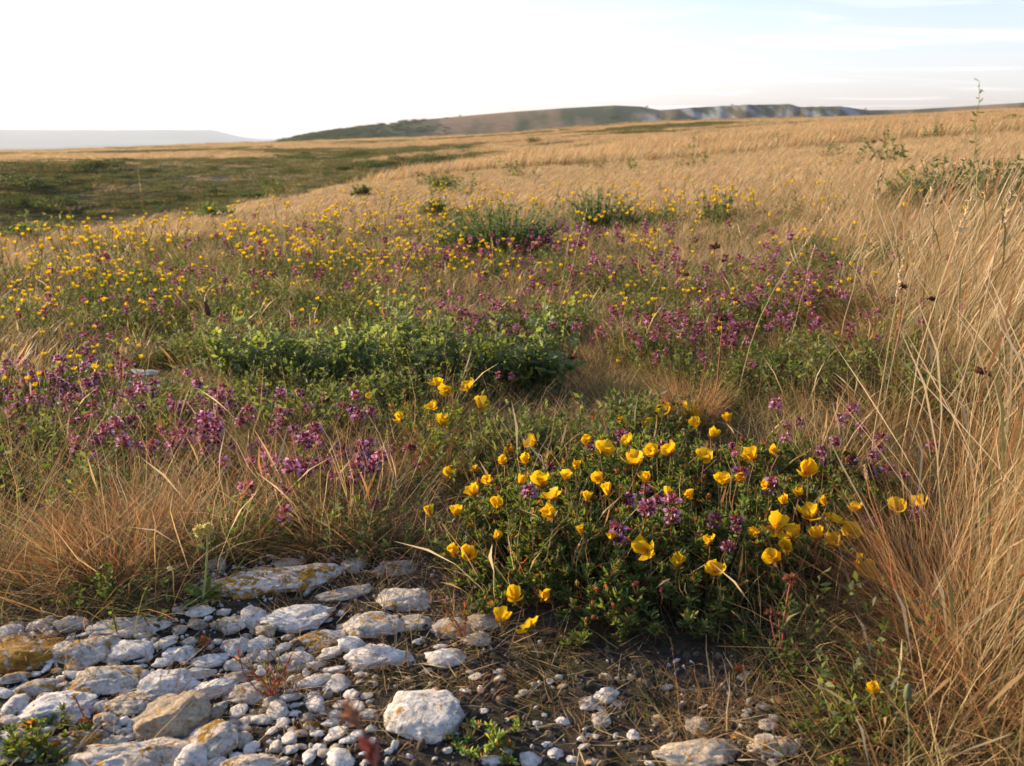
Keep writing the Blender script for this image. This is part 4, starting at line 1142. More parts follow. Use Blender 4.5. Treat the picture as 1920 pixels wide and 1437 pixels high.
TS = [thyme_small(110 + q) for q in range(5)]
def near_sprig(P, label, group, s_=1.0):
    st, lf, hd = TVAR[rng.integers(0, 7)]
    root = empty('thyme_sprig', tuple(P), label, 'flower', group, U(0, 6.28)); root.scale = (s_,) * 3
    part('stem', st, root); part('leaves', lf, root); part('flower_head', hd, root)
HEADS_A = [(1470,785),(1448,800),(1482,805),(1565,775),(1575,795),(1610,785),(1612,800),(1568,825),(1640,870),(1625,885),(1672,880),(1690,890),(1748,838),(1675,838),(1520,852),(1480,845),
           (1758,905),(1160,820),(1140,835),(1175,835),(1150,870),(1125,870),(1282,835),(1265,828),(1272,880),(1300,885),(1355,830),(1190,940),(1220,965),(1195,985),(1365,985),(1355,1010),(1080,850),(1228,905),(1000,962),(1650,905),(1420,905),(1275,965),(1205,850),(1225,870),(1245,835),(1290,860),(1310,850),(1180,860),(1130,875),(1380,850),(1340,890),(1460,880),(1540,860),(1590,850),(1600,880),(1100,820),(1170,1000),(1230,930),(1330,945),(1020,870),(1440,910)]
for px, py in HEADS_A:
    P = at(px, py, .075 if py < 900 else .13)
    g = gz(P[0], P[1])[0]; near_sprig(np.array([P[0], P[1], g + (0 if py < 900 or px > 1600 else .06)]), 'purple thyme sprig with dark red calyxes growing in or beside the big yellow flower cushion', 'thyme sprigs by the yellow cushion', U(.9, 1.3))
def th_near(px, py):
    return 3.5 * gb(px, py, 480, 880, 120, 34) + 2.6 * gb(px, py, 300, 880, 110, 34) + 2.4 * gb(px, py, 560, 950, 80, 26) + 3.2 * gb(px, py, 90, 780, 100, 30) + .5 * gb(px, py, 40, 860, 80, 30) + .35 * gb(px, py, 230, 820, 60, 30) + .3 * gb(px, py, 680, 930, 60, 30)
T1 = pick(1.1, 3.2, 3600, th_near, 5.0, 61, -.2, .2)
print('near thyme', len(T1))
pm_ = rng.permutation(len(T1)); T1x = T1[pm_[205:]]; T1 = T1[pm_[:205]]
for P in T1:
    px, py = project(P[None]); 
    if px[0] < 190: near_sprig(P, 'purple thyme sprig in the mixed patch by the left edge', 'thyme sprigs by the left edge', U(.95, 1.4))
    else: near_sprig(P, 'purple thyme sprig in the near patch left of the small yellow plant', 'thyme sprigs in the near left patch', U(.95, 1.45))
def th_mid(px, py):
    d = 1.3 * gb(px, py, 1150, 560, 260, 36) + 1.3 * gb(px, py, 1330, 640, 200, 55) + .8 * gb(px, py, 880, 620, 170, 40) + .6 * gb(px, py, 120, 660, 200, 40) + .4 * gb(px, py, 200, 570, 220, 22) + .7 * gb(px, py, 1550, 600, 130, 60)
    d += .35 * gb(px, py, 620, 520, 200, 20) + .6 * gb(px, py, 950, 490, 230, 22) + .5 * gb(px, py, 1050, 720, 180, 30) + .5 * gb(px, py, 1600, 700, 90, 50) + .5 * gb(px, py, 330, 640, 120, 40)
    return d * (py < 790)
T2 = np.concatenate([pick(1.6, 3.2, 2200, th_mid, 3.0, 62, -.05, .3), pick(3.2, 8.5, 3700, th_mid, 1.6, 63, -.1, .2)])
T2 = T2[np.argsort(np.hypot(T2[:, 0], T2[:, 1]))]
print('mid thyme', len(T2))
NT = max(0, 300 - len(T1) - len(HEADS_A))
def tlift(P): return P + np.array([0, 0, 1.0])[None] * (np.clip(.01 * np.hypot(P[:, 0], P[:, 1]), 0, .06) * U(.2, 1.2, len(P)))[:, None]
T2 = tlift(T2); r2 = np.hypot(T2[:, 0], T2[:, 1]); s2 = U(.9, 1.4, len(T2)) * np.clip(r2 / 3.2, 1, 1.5)
for q in range(min(NT, len(T2))):
    o = part('thyme_sprig', TS[q % 5], None, tuple(T2[q]), (rng.normal(0, .2), rng.normal(0, .2), U(0, 6.28)), (s2[q],) * 3)
    tag(o, 'small purple thyme sprig in the wide band behind the leafy green plants', 'flower', 'thyme sprigs in the wide middle band')
T2 = np.concatenate([T2, T1x]); s2 = np.concatenate([s2, U(.9, 1.3, len(T1x))])
k = len(T2) - NT
scatter('distant_thyme', T2[NT:], np.stack([rng.normal(0, .2, k), rng.normal(0, .2, k), U(0, 6.28, k)], 1), s2[NT:], rng.integers(0, 5, k), TS)

# ------------------------------------------------------------------ leafy plants and shrubs
GW = np.array([.22, .27, .125]); GW2 = np.array([.17, .22, .09]); GW3 = np.array([.27, .31, .17])
def leafy(px, py, wpx, hpx, nst, leafL, label, name='leafy_herb', cols=(GW, GW2, GW3), tpl=LOBED, wr=.62, rise=1.0, cat='plant', per=13, group=None, depth=.55, hk=1.3):
    B = at(px, py); d = np.linalg.norm(B - [0, 0, ZC]); mp_ = d / FPX; W = wpx * mp_ / 2 * (.85 if tpl is LOBED else 1); Hh = hpx * mp_ * hk
    root = empty(name, tuple(B), label, cat, group)
    st = Acc(); lf = Acc()
    for q in range(nst):
        a = U(0, 6.283); rr = math.sqrt(U(0, 1)); e = np.array([math.cos(a) * W * rr, math.sin(a) * W * depth * rr, 0])
        b0 = e * .45; h = Hh * U(.35, 1.08) * (1 - .35 * rr * rr) * rise
        gg = gz(B[0] + b0[0], B[1] + b0[1])[0] - B[2]
        p0 = b0 + [0, 0, gg]; p1 = e + [rng.normal(0, .1) * W * .3, 0, gg + h]
        cv = curve(p0, p1, 5, (0, 0, h * .12), .003)
        tube(st, cv, np.linspace(.0024, .0010, 5) * max(1, d / 3), np.array([.17, .19, .09]), 3, np.array([.16, .2, .09]))
        k = per; t = np.sort(U(.12, 1, k)); s4 = t * 4; i0 = np.minimum(s4.astype(int), 3); fr = (s4 - i0)[:, None]
        pp = cv[i0] * (1 - fr) + cv[i0 + 1] * fr
        d_ = rng.normal(0, 1, (k, 3)); d_[:, 2] = np.abs(d_[:, 2]) * .5 + .3
        LL = leafL * U(.55, 1.15, k) * (1.15 - .5 * t)
        leaves(lf, pp, d_, LL, LL * wr, mixcols(k, list(cols), [1] * len(cols)), tpl, up=rng.normal(0, .5, (k, 3)) + [0, 0, 1])
    part('stems', st.mesh('stems', M_STEM), root); x = part('leaves', lf.mesh('leaves', M_LEAF), root)
    return root
leafy(470, 722, 230, 105, 26, .050, 'grey green lobed leaf plant, left end of the leafy row in the middle')
leafy(580, 730, 220, 100, 26, .050, 'dense lobed leaf plant in the leafy row, right of the left end one')
leafy(690, 728, 190, 95, 22, .048, 'darker lobed leaf plant in the leafy row under the tall pale green stem')
leafy(745, 700, 150, 150, 16, .044, 'tall pale green lobed stem plant rising highest from the leafy row')
leafy(820, 735, 150, 120, 15, .048, 'leafy plant with a brighter top just right of the tall pale green one')
leafy(935, 735, 170, 105, 18, .050, 'loose lobed plant with stems among purple thyme right of the row')
leafy(1015, 742, 170, 165, 18, .056, 'upright broad leaved green plant standing at the right end of the row')
leafy(650, 690, 200, 60, 16, .042, 'low lobed plant half hidden behind the dense leafy row', depth=.4)
FEA = (np.array([.10, .165, .045]), np.array([.15, .22, .07]), np.array([.075, .13, .04]))
def shrub(px, py, w, h, label, nst=46, L=.045, cols=FEA, group=None, per=16): 
    return leafy(px, py, w * 1.08, h, int(nst * 1.7), L, label, 'shrub', cols, SLEAF, .42, 1.0, 'shrub', per, group, .6, 1.45)
shrub(945, 482, 250, 76, 'wide bright green feathery shrub in the middle distance behind the flowers', 95, .040, per=22)
shrub(870, 478, 120, 40, 'low left shoulder bush beside the wide feathery shrub', 30, .036)
shrub(1120, 435, 130, 58, 'rounded green shrub behind and right of the wide feathery shrub', 50, .045)
shrub(1175, 432, 90, 34, 'small low shrub touching the rounded green shrub on its right', 26, .04)
shrub(1240, 430, 80, 30, 'faint low shrub at the right end of the middle shrub row', 20, .04)
shrub(818, 413, 66, 32, 'small round bush behind the wide feathery shrub to its left', 30, .05)
shrub(405, 414, 76, 20, 'low dark green bush alone on the left slope', 22, .06)
shrub(45, 455, 90, 22, 'pale green low bush near the left edge', 24, .06)
shrub(675, 372, 40, 16, 'small olive bush on the slope left of centre', 16, .09, (G3, GY, OLIVE))
shrub(828, 358, 46, 18, 'small olive bush near the middle of the tan slope', 16, .10, (G3, GY, OLIVE))
shrub(1300, 292, 60, 14, 'low olive patch bush on the upper slope', 16, .12, (G3, GY, OLIVE))
GR_ = (np.array([.11, .15, .06]), np.array([.14, .18, .07]), np.array([.08, .12, .04]))
shrub(1760, 400, 190, 62, 'tall light green bush behind the seed stalks at right', 60, .060, GR_, None, 20)
shrub(1880, 400, 150, 66, 'light green bush cut by the right edge behind tall grass', 50, .060, GR_, None, 20)
shrub(1690, 385, 90, 36, 'small outlying light green bush left of the tall one at right', 24, .055, GR_)
shrub(1340, 420, 90, 45, 'sparse green bush half hidden in dry grass right of centre', 20, .045, GR_)
shrub(360, 905, 70, 34, 'small bright green tuft of leaves in front of the near purple thyme', 22, .016)
shrub(372, 905, 90, 30, 'feathery green foliage cushion right behind the dry tussock', 22, .016)
shrub(25, 960, 90, 50, 'grey green herb patch at the left edge beside the dry tussock', 24, .018, GR_)

# ------------------------------------------------------------------ grass tussocks that stand out
def tussock(px, py, wpx, hpx, label, cols, wts, n=420, windaz=None, lean=(.2, 1.25)):
    B = at(px, py); d = np.linalg.norm(B - [0, 0, ZC]); mp_ = d / FPX; W = wpx * mp_ / 2; Hh = hpx * mp_
    acc = Acc(); a = U(0, 6.283, n); rr = W * .45 * np.sqrt(U(0, 1, n))
    pos = np.stack([rr * np.cos(a), rr * np.sin(a), np.full(n, -.006)], 1)
    az = a + rng.normal(0, .5, n) if windaz is None else windaz + rng.normal(0, .8, n)
    c1 = mixcols(n, cols, wts)
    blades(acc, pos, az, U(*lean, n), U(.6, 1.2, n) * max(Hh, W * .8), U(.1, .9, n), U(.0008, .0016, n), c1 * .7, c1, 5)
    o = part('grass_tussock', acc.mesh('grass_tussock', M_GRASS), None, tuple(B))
    tag(o, label, 'grass tussock')
tussock(210, 1060, 330, 150, 'biggest arching rust coloured dry tussock left behind the stone bed', [RUST, STRAW, OLIVE, RUST * 1.3], [4, 2, 1, 2], 1100)
tussock(60, 1080, 240, 110, 'greenish dry tussock at the left edge below the rust coloured one', [OLIVE, STRAW, RUST], [3, 2, 2], 600)
tussock(320, 1000, 170, 100, 'reddish tussock merging with the right side of the biggest tussock', [RUST, STRAW, OLIVE], [4, 2, 1], 600)
tussock(620, 1010, 320, 110, 'low brown swept tussock behind the long flat lichen rock', [RUST, STRAW, OLIVE], [3, 3, 2], 900, None, (.7, 1.4))
tussock(830, 890, 140, 100, 'rusty grass tuft at the foot of the small yellow plant', [RUST, RUST * 1.2, STRAW], [4, 2, 1], 420)
tussock(330, 770, 130, 50, 'pale round dry tussock beside the small stony gap', [STRAW, RUST, PALE], [3, 2, 1], 420)
tussock(1010, 830, 150, 50, 'thin grey dry grass mat between the two yellow plants', [STRAW * .6, RUST * .7, OLIVE], [3, 2, 2], 300, None, (.9, 1.5))
tussock(1290, 800, 170, 120, 'upright orange brown grass tuft behind the big yellow cushion', [RUST * 1.2, STRAW, RUST], [3, 3, 1], 420, None, (.05, .6))
tussock(1560, 1150, 240, 130, 'straggly thin brown grass at the right foot of the cushion', [RUST, STRAW, OLIVE], [3, 2, 2], 380, None, (.5, 1.4))
tussock(1760, 1180, 330, 260, 'sprawling copper coloured grass tussock at the lower right', [RUST, STRAW, RUST * 1.3, OLIVE], [4, 3, 2, 1], 1100)
tussock(1860, 1320, 300, 260, 'nearest copper coloured tussock in the right corner', [RUST, STRAW, RUST * 1.3], [4, 3, 2], 800)
tussock(1640, 1330, 180, 90, 'low brown grass mat beside the trailing plant in the corner', [RUST, STRAW, OLIVE], [3, 2, 3], 300, None, (.7, 1.5))
tussock(560, 1320, 150, 40, 'tangled dry grass around the red stemmed weed', [RUST, STRAW], [2, 2], 130, None, (.8, 1.5))
tussock(640, 1290, 150, 36, 'wiry orange dry grass behind the largest white stone to its left', [RUST, STRAW], [3, 1], 110, None, (.8, 1.5))
tussock(905, 1300, 110, 44, 'small dead tuft right of the largest white stone', [RUST, STRAW], [3, 1], 90, None, (.2, 1.3))

# ------------------------------------------------------------------ single stalks
def tip_at(px, py, B, dr=0.0):
    d = ray(px, py); s_ = (B[1] + dr) / d[1]; return np.array([0, 0, ZC]) + s_ * d
def spike(acc, P0, P1, w, col, n=60, leaf=1.0):
    t = U(0, 1, n)[:, None]; pp = P0 * (1 - t) + P1 * t; ax = (P1 - P0); ax = ax / np.linalg.norm(ax)
    d = rng.normal(0, .55, (n, 3)) + ax * 1.0
    L = w * U(.8, 1.5, n) * leaf * (1 - .4 * t[:, 0])
    leaves(acc, pp, d, L, L * .32, mixcols(n, [col, col * .75, col * 1.25], [1, 1, 1]), LEAF)
def dry_stalk(base, tip, label, kind='grass', bend=(0, 0, 0), dr=0.0, thick=.0011, col=PALE, hcol=None, headlen=.16, hw=.008, name=None, cat=None, group=None):
    B = at(*base); T = tip_at(*tip, B, dr); rl = B
    root = empty(name or 'grass_stalk', tuple(B), label, cat or 'grass stalk', group)
    T = T - rl; cv = curve([0, 0, -.005], T, 8, bend, .0015 * np.linalg.norm(T) / .3)
    hl = headlen
    acc = Acc(); tube(acc, cv, np.linspace(thick, thick * .5, 8), col * .8, 4, col)
    part('stem', acc.mesh('stem', M_STEM if kind != 'grass' else M_GRASS), root)
    hc = hcol if hcol is not None else PALE
    ha = Acc(); i = 7; dirn = cv[-1] - cv[-2]; dirn /= np.linalg.norm(dirn)
    if kind == 'grass':
        spike(ha, cv[-1] - dirn * hl * .8, cv[-1] + dirn * hl * .25, hw, hc, 70)
    elif kind == 'spike':
        v, f = ICO[3]; q = Vector(dirn).to_track_quat('Z', 'Y').to_matrix(); v2 = (v * [hw, hw, hl * .5] * (1 + .12 * np.sin(v[:, 2:3] * 22))) @ np.array(q).T + cv[-1]
        ha.add(v2, f, hc); spike(ha, cv[-1] - dirn * hl * .45, cv[-1] + dirn * hl * .4, hw * .8, hc, 120)
    elif kind == 'button':
        n = 60; d = rng.normal(0, 1, (n, 3)) * [1, 1, .35] + [0, 0, .35]; d /= np.linalg.norm(d, axis=1, keepdims=True)
        leaves(ha, cv[-1] + d * hw * .1, d, U(.6, 1.1, n) * hw, hw * .28, mixcols(n, [hc, hc * .6, hc * 1.4], [1, 1, 1]), LEAF)
        v, f = ICO[2]; ha.add(v * [hw * .5, hw * .5, hw * .3] + cv[-1], f, hc * .6)
    part('seed_head', ha.mesh('seed_head', M_DRY if kind != 'grass' else M_GRASS), root)
    return root, cv, rl
DK = np.array([.075, .035, .022]); BR = np.array([.20, .085, .045])
dry_stalk((735, 640), (850, 414), 'long pale arching grass stalk curving right in the middle of the meadow', bend=(-.06, 0, .06), headlen=.10, hw=.006, thick=.0014)
dry_stalk((1040, 620), (1098, 400), 'straight pale grass stalk with slim head between the shrubs', headlen=.08, hw=.006, thick=.0014)
dry_stalk((1045, 580), (1066, 455), 'shorter straw stalk just left of the straight slim headed one', headlen=.06, hw=.006)
dry_stalk((930, 560), (922, 452), 'thin straw stalk with brown tip in front of the wide feathery shrub', headlen=.05, hw=.008, hcol=STRAW)
dry_stalk((1380, 760), (1545, 405), 'long leaning straw stalk crossing the right middle', headlen=.12, hw=.006, thick=.0013, bend=(-.03, 0, .02))
dry_stalk((1560, 700), (1652, 322), 'upright pale plume headed grass stalk right of centre', headlen=.10, hw=.011, thick=.0013, hcol=PALE * 1.1)
dry_stalk((1640, 820), (1752, 338), 'pale feathery headed stalk leaning right before the bush', headlen=.09, hw=.010, thick=.0013, hcol=PALE * 1.1)
dry_stalk((1690, 900), (1820, 372), 'stalk with a drooping oat like head near the right edge', headlen=.08, hw=.009, thick=.0014, bend=(-.02, 0, .01))
dry_stalk((1700, 860), (1860, 318), 'tallest bright stalk with a tight brown ear at right', headlen=.07, hw=.010, thick=.0014, hcol=STRAW)
dry_stalk((1740, 960), (1905, 340), 'rightmost thick pale stalk leaning out of the grass', headlen=.09, hw=.009, thick=.0016)
dry_stalk((1620, 930), (1690, 500), 'slim straw stalk with a nodding head inside the right grass', headlen=.07, hw=.007)
dry_stalk((1470, 690), (1525, 470), 'short straw stalk at the edge of the tall grass', headlen=.06, hw=.006)
dry_stalk((1220, 640), (1245, 480), 'leaning reddish straw stalk over the purple band', headlen=.05, hw=.005, col=STRAW)
dry_stalk((1715, 1225), (1622, 880), 'single bare reddish stem rising in front of the copper grass', headlen=.02, hw=.004, col=RUST * 1.4, thick=.0010)
dry_stalk((1130, 800), (1072, 672), 'dark round dried head on a slanted stem behind the cushion', 'button', thick=.0013, col=BR, hcol=DK * 1.6, hw=.012, name='dried_flower_stalk', cat='dried flower')
dry_stalk((1330, 740), (1340, 464), 'brown flat dried head, highest of those left of the tall grass', 'button', thick=.0014, col=BR, hcol=DK * 2.2, hw=.016, name='dried_flower_stalk', cat='dried flower')
dry_stalk((1338, 790), (1354, 598), 'widest dark brown dried head on a stout orange stem', 'button', thick=.0024, col=BR * 1.3, hcol=DK * 2.0, hw=.019, name='dried_flower_stalk', cat='dried flower')
dry_stalk((1290, 640), (1287, 516), 'small brown dried head left of the stout stemmed one', 'button', thick=.0016, col=BR, hcol=DK * 2.2, hw=.011, name='dried_flower_stalk', cat='dried flower')
dry_stalk((1340, 640), (1357, 490), 'small blackish bent dried head between the two brown ones', 'button', thick=.0016, col=BR, hcol=DK * 1.5, hw=.009, name='dried_flower_stalk', cat='dried flower')
dry_stalk((1680, 720), (1692, 538), 'reddish dried bud head inside the right grass', 'button', thick=.0017, col=BR, hcol=BR, hw=.013, name='dried_flower_stalk', cat='dried flower')
dry_stalk((1730, 740), (1748, 562), 'dark brown curled dried head amid the tall grass', 'button', thick=.0017, col=STRAW * .7, hcol=DK * 2, hw=.012, name='dried_flower_stalk', cat='dried flower')
dry_stalk((1800, 900), (1842, 698), 'large ragged brown dried head closest to the right edge', 'button', thick=.0015, col=STRAW * .8, hcol=DK * 2.4, hw=.015, name='dried_flower_stalk', cat='dried flower')
dry_stalk((425, 700), (388, 580), 'stout blackish brown seed spike on a green stem above the left leafy plant', 'spike', thick=.0022, col=np.array([.16, .2, .07]), hcol=DK * 1.5, headlen=.050, hw=.0085, name='plantain_stalk', cat='seed stalk')
dry_stalk((283, 800), (286, 748), 'upright brown plantain spike behind the near purple thyme', 'spike', thick=.0010, col=BR, hcol=BR * .9, headlen=.040, hw=.005, name='plantain_stalk', cat='seed stalk')
dry_stalk((600, 960), (578, 936), 'reddish brown catkin shaped spike lying low over the grass', 'spike', thick=.0009, col=BR, hcol=BR * 1.1, headlen=.028, hw=.005, name='plantain_stalk', cat='seed stalk')
dry_stalk((1709, 1460), (1702, 1300), 'blurred grey green budding spike at the bottom right', 'spike', thick=.0022, col=np.array([.16, .17, .08]), hcol=np.array([.14, .15, .08]), headlen=.022, hw=.004, name='plantain_stalk', cat='seed stalk')
dry_stalk((275, 440), (260, 330), 'thin tall weed standing out against the shaded valley', 'grass', thick=.0016, col=STRAW * .8, hcol=STRAW, headlen=.20, hw=.010, name='tall_weed', cat='weed')
# blurred dried grass head close to the lens
NB = ray(705, 1437) * .50 + [0, 0, ZC]; NT_ = ray(652, 1322) * .52 + [0, 0, ZC]
g0 = gz(NB[0] + .03, NB[1] - .05)[0]
rt_ = empty('dried_grass_head', (NB[0] + .03, NB[1] - .05, g0), 'out of focus reddish brown dried seed head rising into the bottom edge', 'grass stalk')
o0 = np.array([NB[0] + .03, NB[1] - .05, g0]); acc = Acc()
tube(acc, np.array([[0, 0, 0], (NB - o0) * .5 + [.01, 0, .02], NB - o0, (NB + NT_) / 2 - o0 + [.002, 0, 0], NT_ - o0]), .0009, BR, 5); part('stem', acc.mesh('stem', M_STEM), rt_)
acc = Acc(); spike(acc, NB - o0, NB * .65 + NT_ * .35 - o0, .0085, np.array([.30, .09, .06]), 60); spike(acc, NB * .35 + NT_ * .65 - o0, NT_ - o0, .007, np.array([.34, .16, .08]), 60)
part('seed_head', acc.mesh('seed_head', M_DRY), rt_)

# budding herb with two heads and a rosette, between tussock and long flat rock
B = at(380, 1128); root = empty('budding_herb', tuple(B), 'pale green stalk with two fuzzy yellow buds over a rosette beside the long flat rock', 'herb')
T1_ = tip_at(389, 992, B) - B; T2_ = tip_at(373, 996, B) - B; J = tip_at(384, 1030, B) - B; SG = np.array([.34, .37, .12])
acc = Acc(); tube(acc, curve([0, 0, 0], T1_, 8, (.002, 0, 0)), np.linspace(.0022, .0013, 8), SG, 6); tube(acc, curve(J, T2_, 4, (-.003, 0, 0)), .0012, SG, 5)
part('stem', acc.mesh('stem', M_STEM), root)
for T, s_ in ((T1_, .0085), (T2_, .0088)):
    a_ = Acc(); v, f = ICO[2]; a_.add(v * [s_ * .75, s_ * .75, s_ * .9] + T, f, np.array([.45, .36, .10]))
    n = 90; d = rng.normal(0, 1, (n, 3)) + [0, 0, .3]; d /= np.linalg.norm(d, axis=1, keepdims=True); leaves(a_, T + d * s_ * .6, d, s_ * .6, s_ * .22, mixcols(n, [np.array([.6, .5, .16]), np.array([.7, .6, .3])], [1, 1]))
    part('bud', a_.mesh('bud', M_PETAL), root)
for a, L, el in ((2.6, .045, .5), (3.3, .035, .9), (.4, .040, .7), (-.2, .035, .35), (1.4, .04, .9), (-1.1, .035, .4), (4.3, .04, .35)):
    a_ = Acc(); leaves(a_, np.array([[0, 0, .003]]), np.array([[math.cos(a), math.sin(a), el]]), L, L * .36, np.array([[.13, .19, .05]]), LEAF, up=np.array([[0, 0, 1.]])); part('leaf', a_.mesh('leaf', M_LEAF), root)
a_ = Acc(); leaves(a_, np.array([J, J]), np.array([[-1, 0, .8], [.9, .2, 1.]]), .014, .007, np.array([[.2, .25, .08]]), LEAF); part('leaf', a_.mesh('leaf', M_LEAF), root)
B = at(322, 1110); root = empty('daisy_bud', tuple(B), 'tiny white budded stalk left of the stalk with two buds', 'herb')
T = tip_at(318, 1066, B) - B; a_ = Acc(); tube(a_, curve([0, 0, 0], T, 5, (.003, 0, 0)), .0007, BR, 4); part('stem', a_.mesh('stem', M_STEM), root)
a_ = Acc(); v, f = ICO[2]; a_.add(v * .0036 + T, f, np.array([.7, .66, .5])); part('bud', a_.mesh('bud', M_PETAL), root)

# dried stem in front of the cushion's right foot
B = at(1468, 1262); root = empty('withered_rockrose', tuple(B), 'leafy stem with a dried brown star shaped head standing before the cushion at right', 'flowering plant')
T = tip_at(1483, 1088, B) - B; RD = np.array([.32, .10, .07])
a_ = Acc(); tube(a_, curve([0, 0, 0], T, 8, (-.004, 0, 0)), np.linspace(.0017, .0010, 8), RD, 5)
hd = [((1443, 1150), .007, BR * 1.3), ((1460, 1156), .006, BR), ((1497, 1212), .0065, BR * 1.3), ((1386, 1256), .0085, np.array([.5, .16, .06]))]
for (p, s_, c) in hd:
    t_ = tip_at(*p, B) - B; tube(a_, curve([0, 0, .01], t_, 5, (0, 0, -.006)), .0008, RD, 4)
part('stem', a_.mesh('stem', M_STEM), root)
for (p, s_, c) in [((1483, 1088), .011, BR * 1.4)] + hd:
    t_ = tip_at(*p, B) - B; h_ = Acc(); n = 46; d = rng.normal(0, 1, (n, 3)) * [1, 1, .5] + [0, 0, .5]; d /= np.linalg.norm(d, axis=1, keepdims=True)
    leaves(h_, t_ + d * s_ * .1, d, U(.6, 1.1, n) * s_, s_ * .36, mixcols(n, [c, c * .7, c * 1.3], [1, 1, 1]), LEAF); part('seed_head', h_.mesh('seed_head', M_DRY), root)
a_ = Acc(); n = 120; t = U(0, .85, n)[:, None] ** 1.6; leaves(a_, t * T + rng.normal(0, .012, (n, 3)) * (1 - t) * [1, 1, .6] + [0, 0, .004], rng.normal(0, 1, (n, 3)) + [0, 0, .5], U(.007, .014, n), .005, mixcols(n, [G1, G2, G3], [1, 1, 1]), LEAF)
x = part('leaves', a_.mesh('leaves', M_LEAF), root)

def red_weed(px, py, hp, label, n=7):
    B = at(px, py); d = np.linalg.norm(B - [0, 0, ZC]); h = hp * d / FPX; root = empty('red_weed', tuple(B), label, 'weed')
    a_ = Acc(); l_ = Acc()
    for q in range(n):
        T = np.array([rng.normal(0, .35) * h, rng.normal(0, .3) * h, h * U(.5, 1)]); cv = curve([0, 0, 0], T, 4, rng.normal(0, .004, 3)); tube(a_, cv, .0008, np.array([.35, .07, .05]), 4)
        k = 14; t = U(.2, 1, k)[:, None]; leaves(l_, T * t, rng.normal(0, 1, (k, 3)) + [0, 0, .5], U(.005, .010, k), .0034, mixcols(k, [np.array([.3, .09, .05]), np.array([.2, .14, .05]), G2], [2, 1, 1]), LEAF)
    part('stems', a_.mesh('stems', M_STEM), root); part('leaves', l_.mesh('leaves', M_LEAF), root)
red_weed(515, 1310, 90, 'red stemmed weed growing from the stones below the flat orange spotted rock')
red_weed(380, 1215, 24, 'tiny red weed sprouting between the white plates', 4)
red_weed(168, 1372, 60, 'single reddish blade like weed left of the tan brown rock', 2)
red_weed(870, 1200, 110, 'thin red stemmed weed beside the wedge of white stone', 4)
def sprig(px, py, tx, ty, label, n, L, col, dr=0, lw=.5):
    B = at(px, py); T = tip_at(tx, ty, B, dr) - B; root = empty('flowering_stem', tuple(B), label, 'plant'); h = np.linalg.norm(T); d = np.linalg.norm(B - [0, 0, ZC])
    cv = curve([0, 0, 0], T, 8, (.02 * h, 0, 0), .01 * h); a_ = Acc(); tube(a_, cv, np.linspace(.0019, .0008, 8) * max(1, d / 4), np.array([.17, .2, .08]), 4); part('stem', a_.mesh('stem', M_STEM), root)
    t = np.linspace(.25, 1, n) * 7; i0 = np.minimum(t.astype(int), 6); fr = (t - i0)[:, None]; pp = cv[i0] * (1 - fr) + cv[i0 + 1] * fr
    l_ = Acc(); leaves(l_, pp, rng.normal(0, 1, (n, 3)) * [1, .6, .5] + [0, 0, .5], U(.6, 1.2, n) * L, L * lw, mixcols(n, [col, col * 1.3], [1, 1]), LOBED if L > .02 else LEAF); part('leaves', l_.mesh('leaves', M_LEAF), root)
sprig(468, 660, 450, 500, 'upright pale green flowering stem rising behind the left leafy plant', 40, .016, np.array([.16, .21, .08]))
sprig(1812, 420, 1836, 152, 'very tall thin leafy sprig standing against the sky at right', 26, .034, np.array([.17, .22, .09]))
sprig(730, 640, 700, 530, 'pale green shoot standing on the tall pale plant', 26, .026, GW)
sprig(1040, 640, 1030, 585, 'short bright green shoot on top of the broad leaved plant', 18, .026, GW)

# ------------------------------------------------------------------ far bushes
def bush_mesh(seed, n=700, q_=.13, cols=(np.array([.035, .055, .018]), np.array([.06, .085, .025]), np.array([.085, .10, .035]))):
    rs_ = np.random.default_rng(seed); acc = Acc(); k = 9
    cc = rs_.normal(0, 1, (k, 3)) * [.55, .5, .18] + [0, 0, .42]; rr = rs_.uniform(.25, .5, k)
    w = rs_.integers(0, k, n); d = rs_.normal(0, 1, (n, 3)); d /= np.linalg.norm(d, axis=1, keepdims=True)
    P = cc[w] + d * (rr[w] * rs_.uniform(.5, 1.05, n))[:, None]; P[:, 2] = np.abs(P[:, 2])
    leaves(acc, P, rs_.normal(0, 1, (n, 3)), q_ * rs_.uniform(.6, 1.3, n), q_ * .6, mixcols(n, list(cols), [1] * len(cols)), SLEAF)
    tube(acc, np.array([[0, 0, -.1], [.02, 0, .3], [0, .02, .6]]), [.05, .04, .02], np.array([.06, .05, .04]), 5)
    return acc.mesh('bush', M_LEAF)
BM = [bush_mesh(400 + q) for q in range(5)]
YB = [bush_mesh(420 + q, 500, .14, (np.array([.12, .13, .03]), np.array([.16, .15, .04]), np.array([.08, .10, .03]))) for q in range(2)]
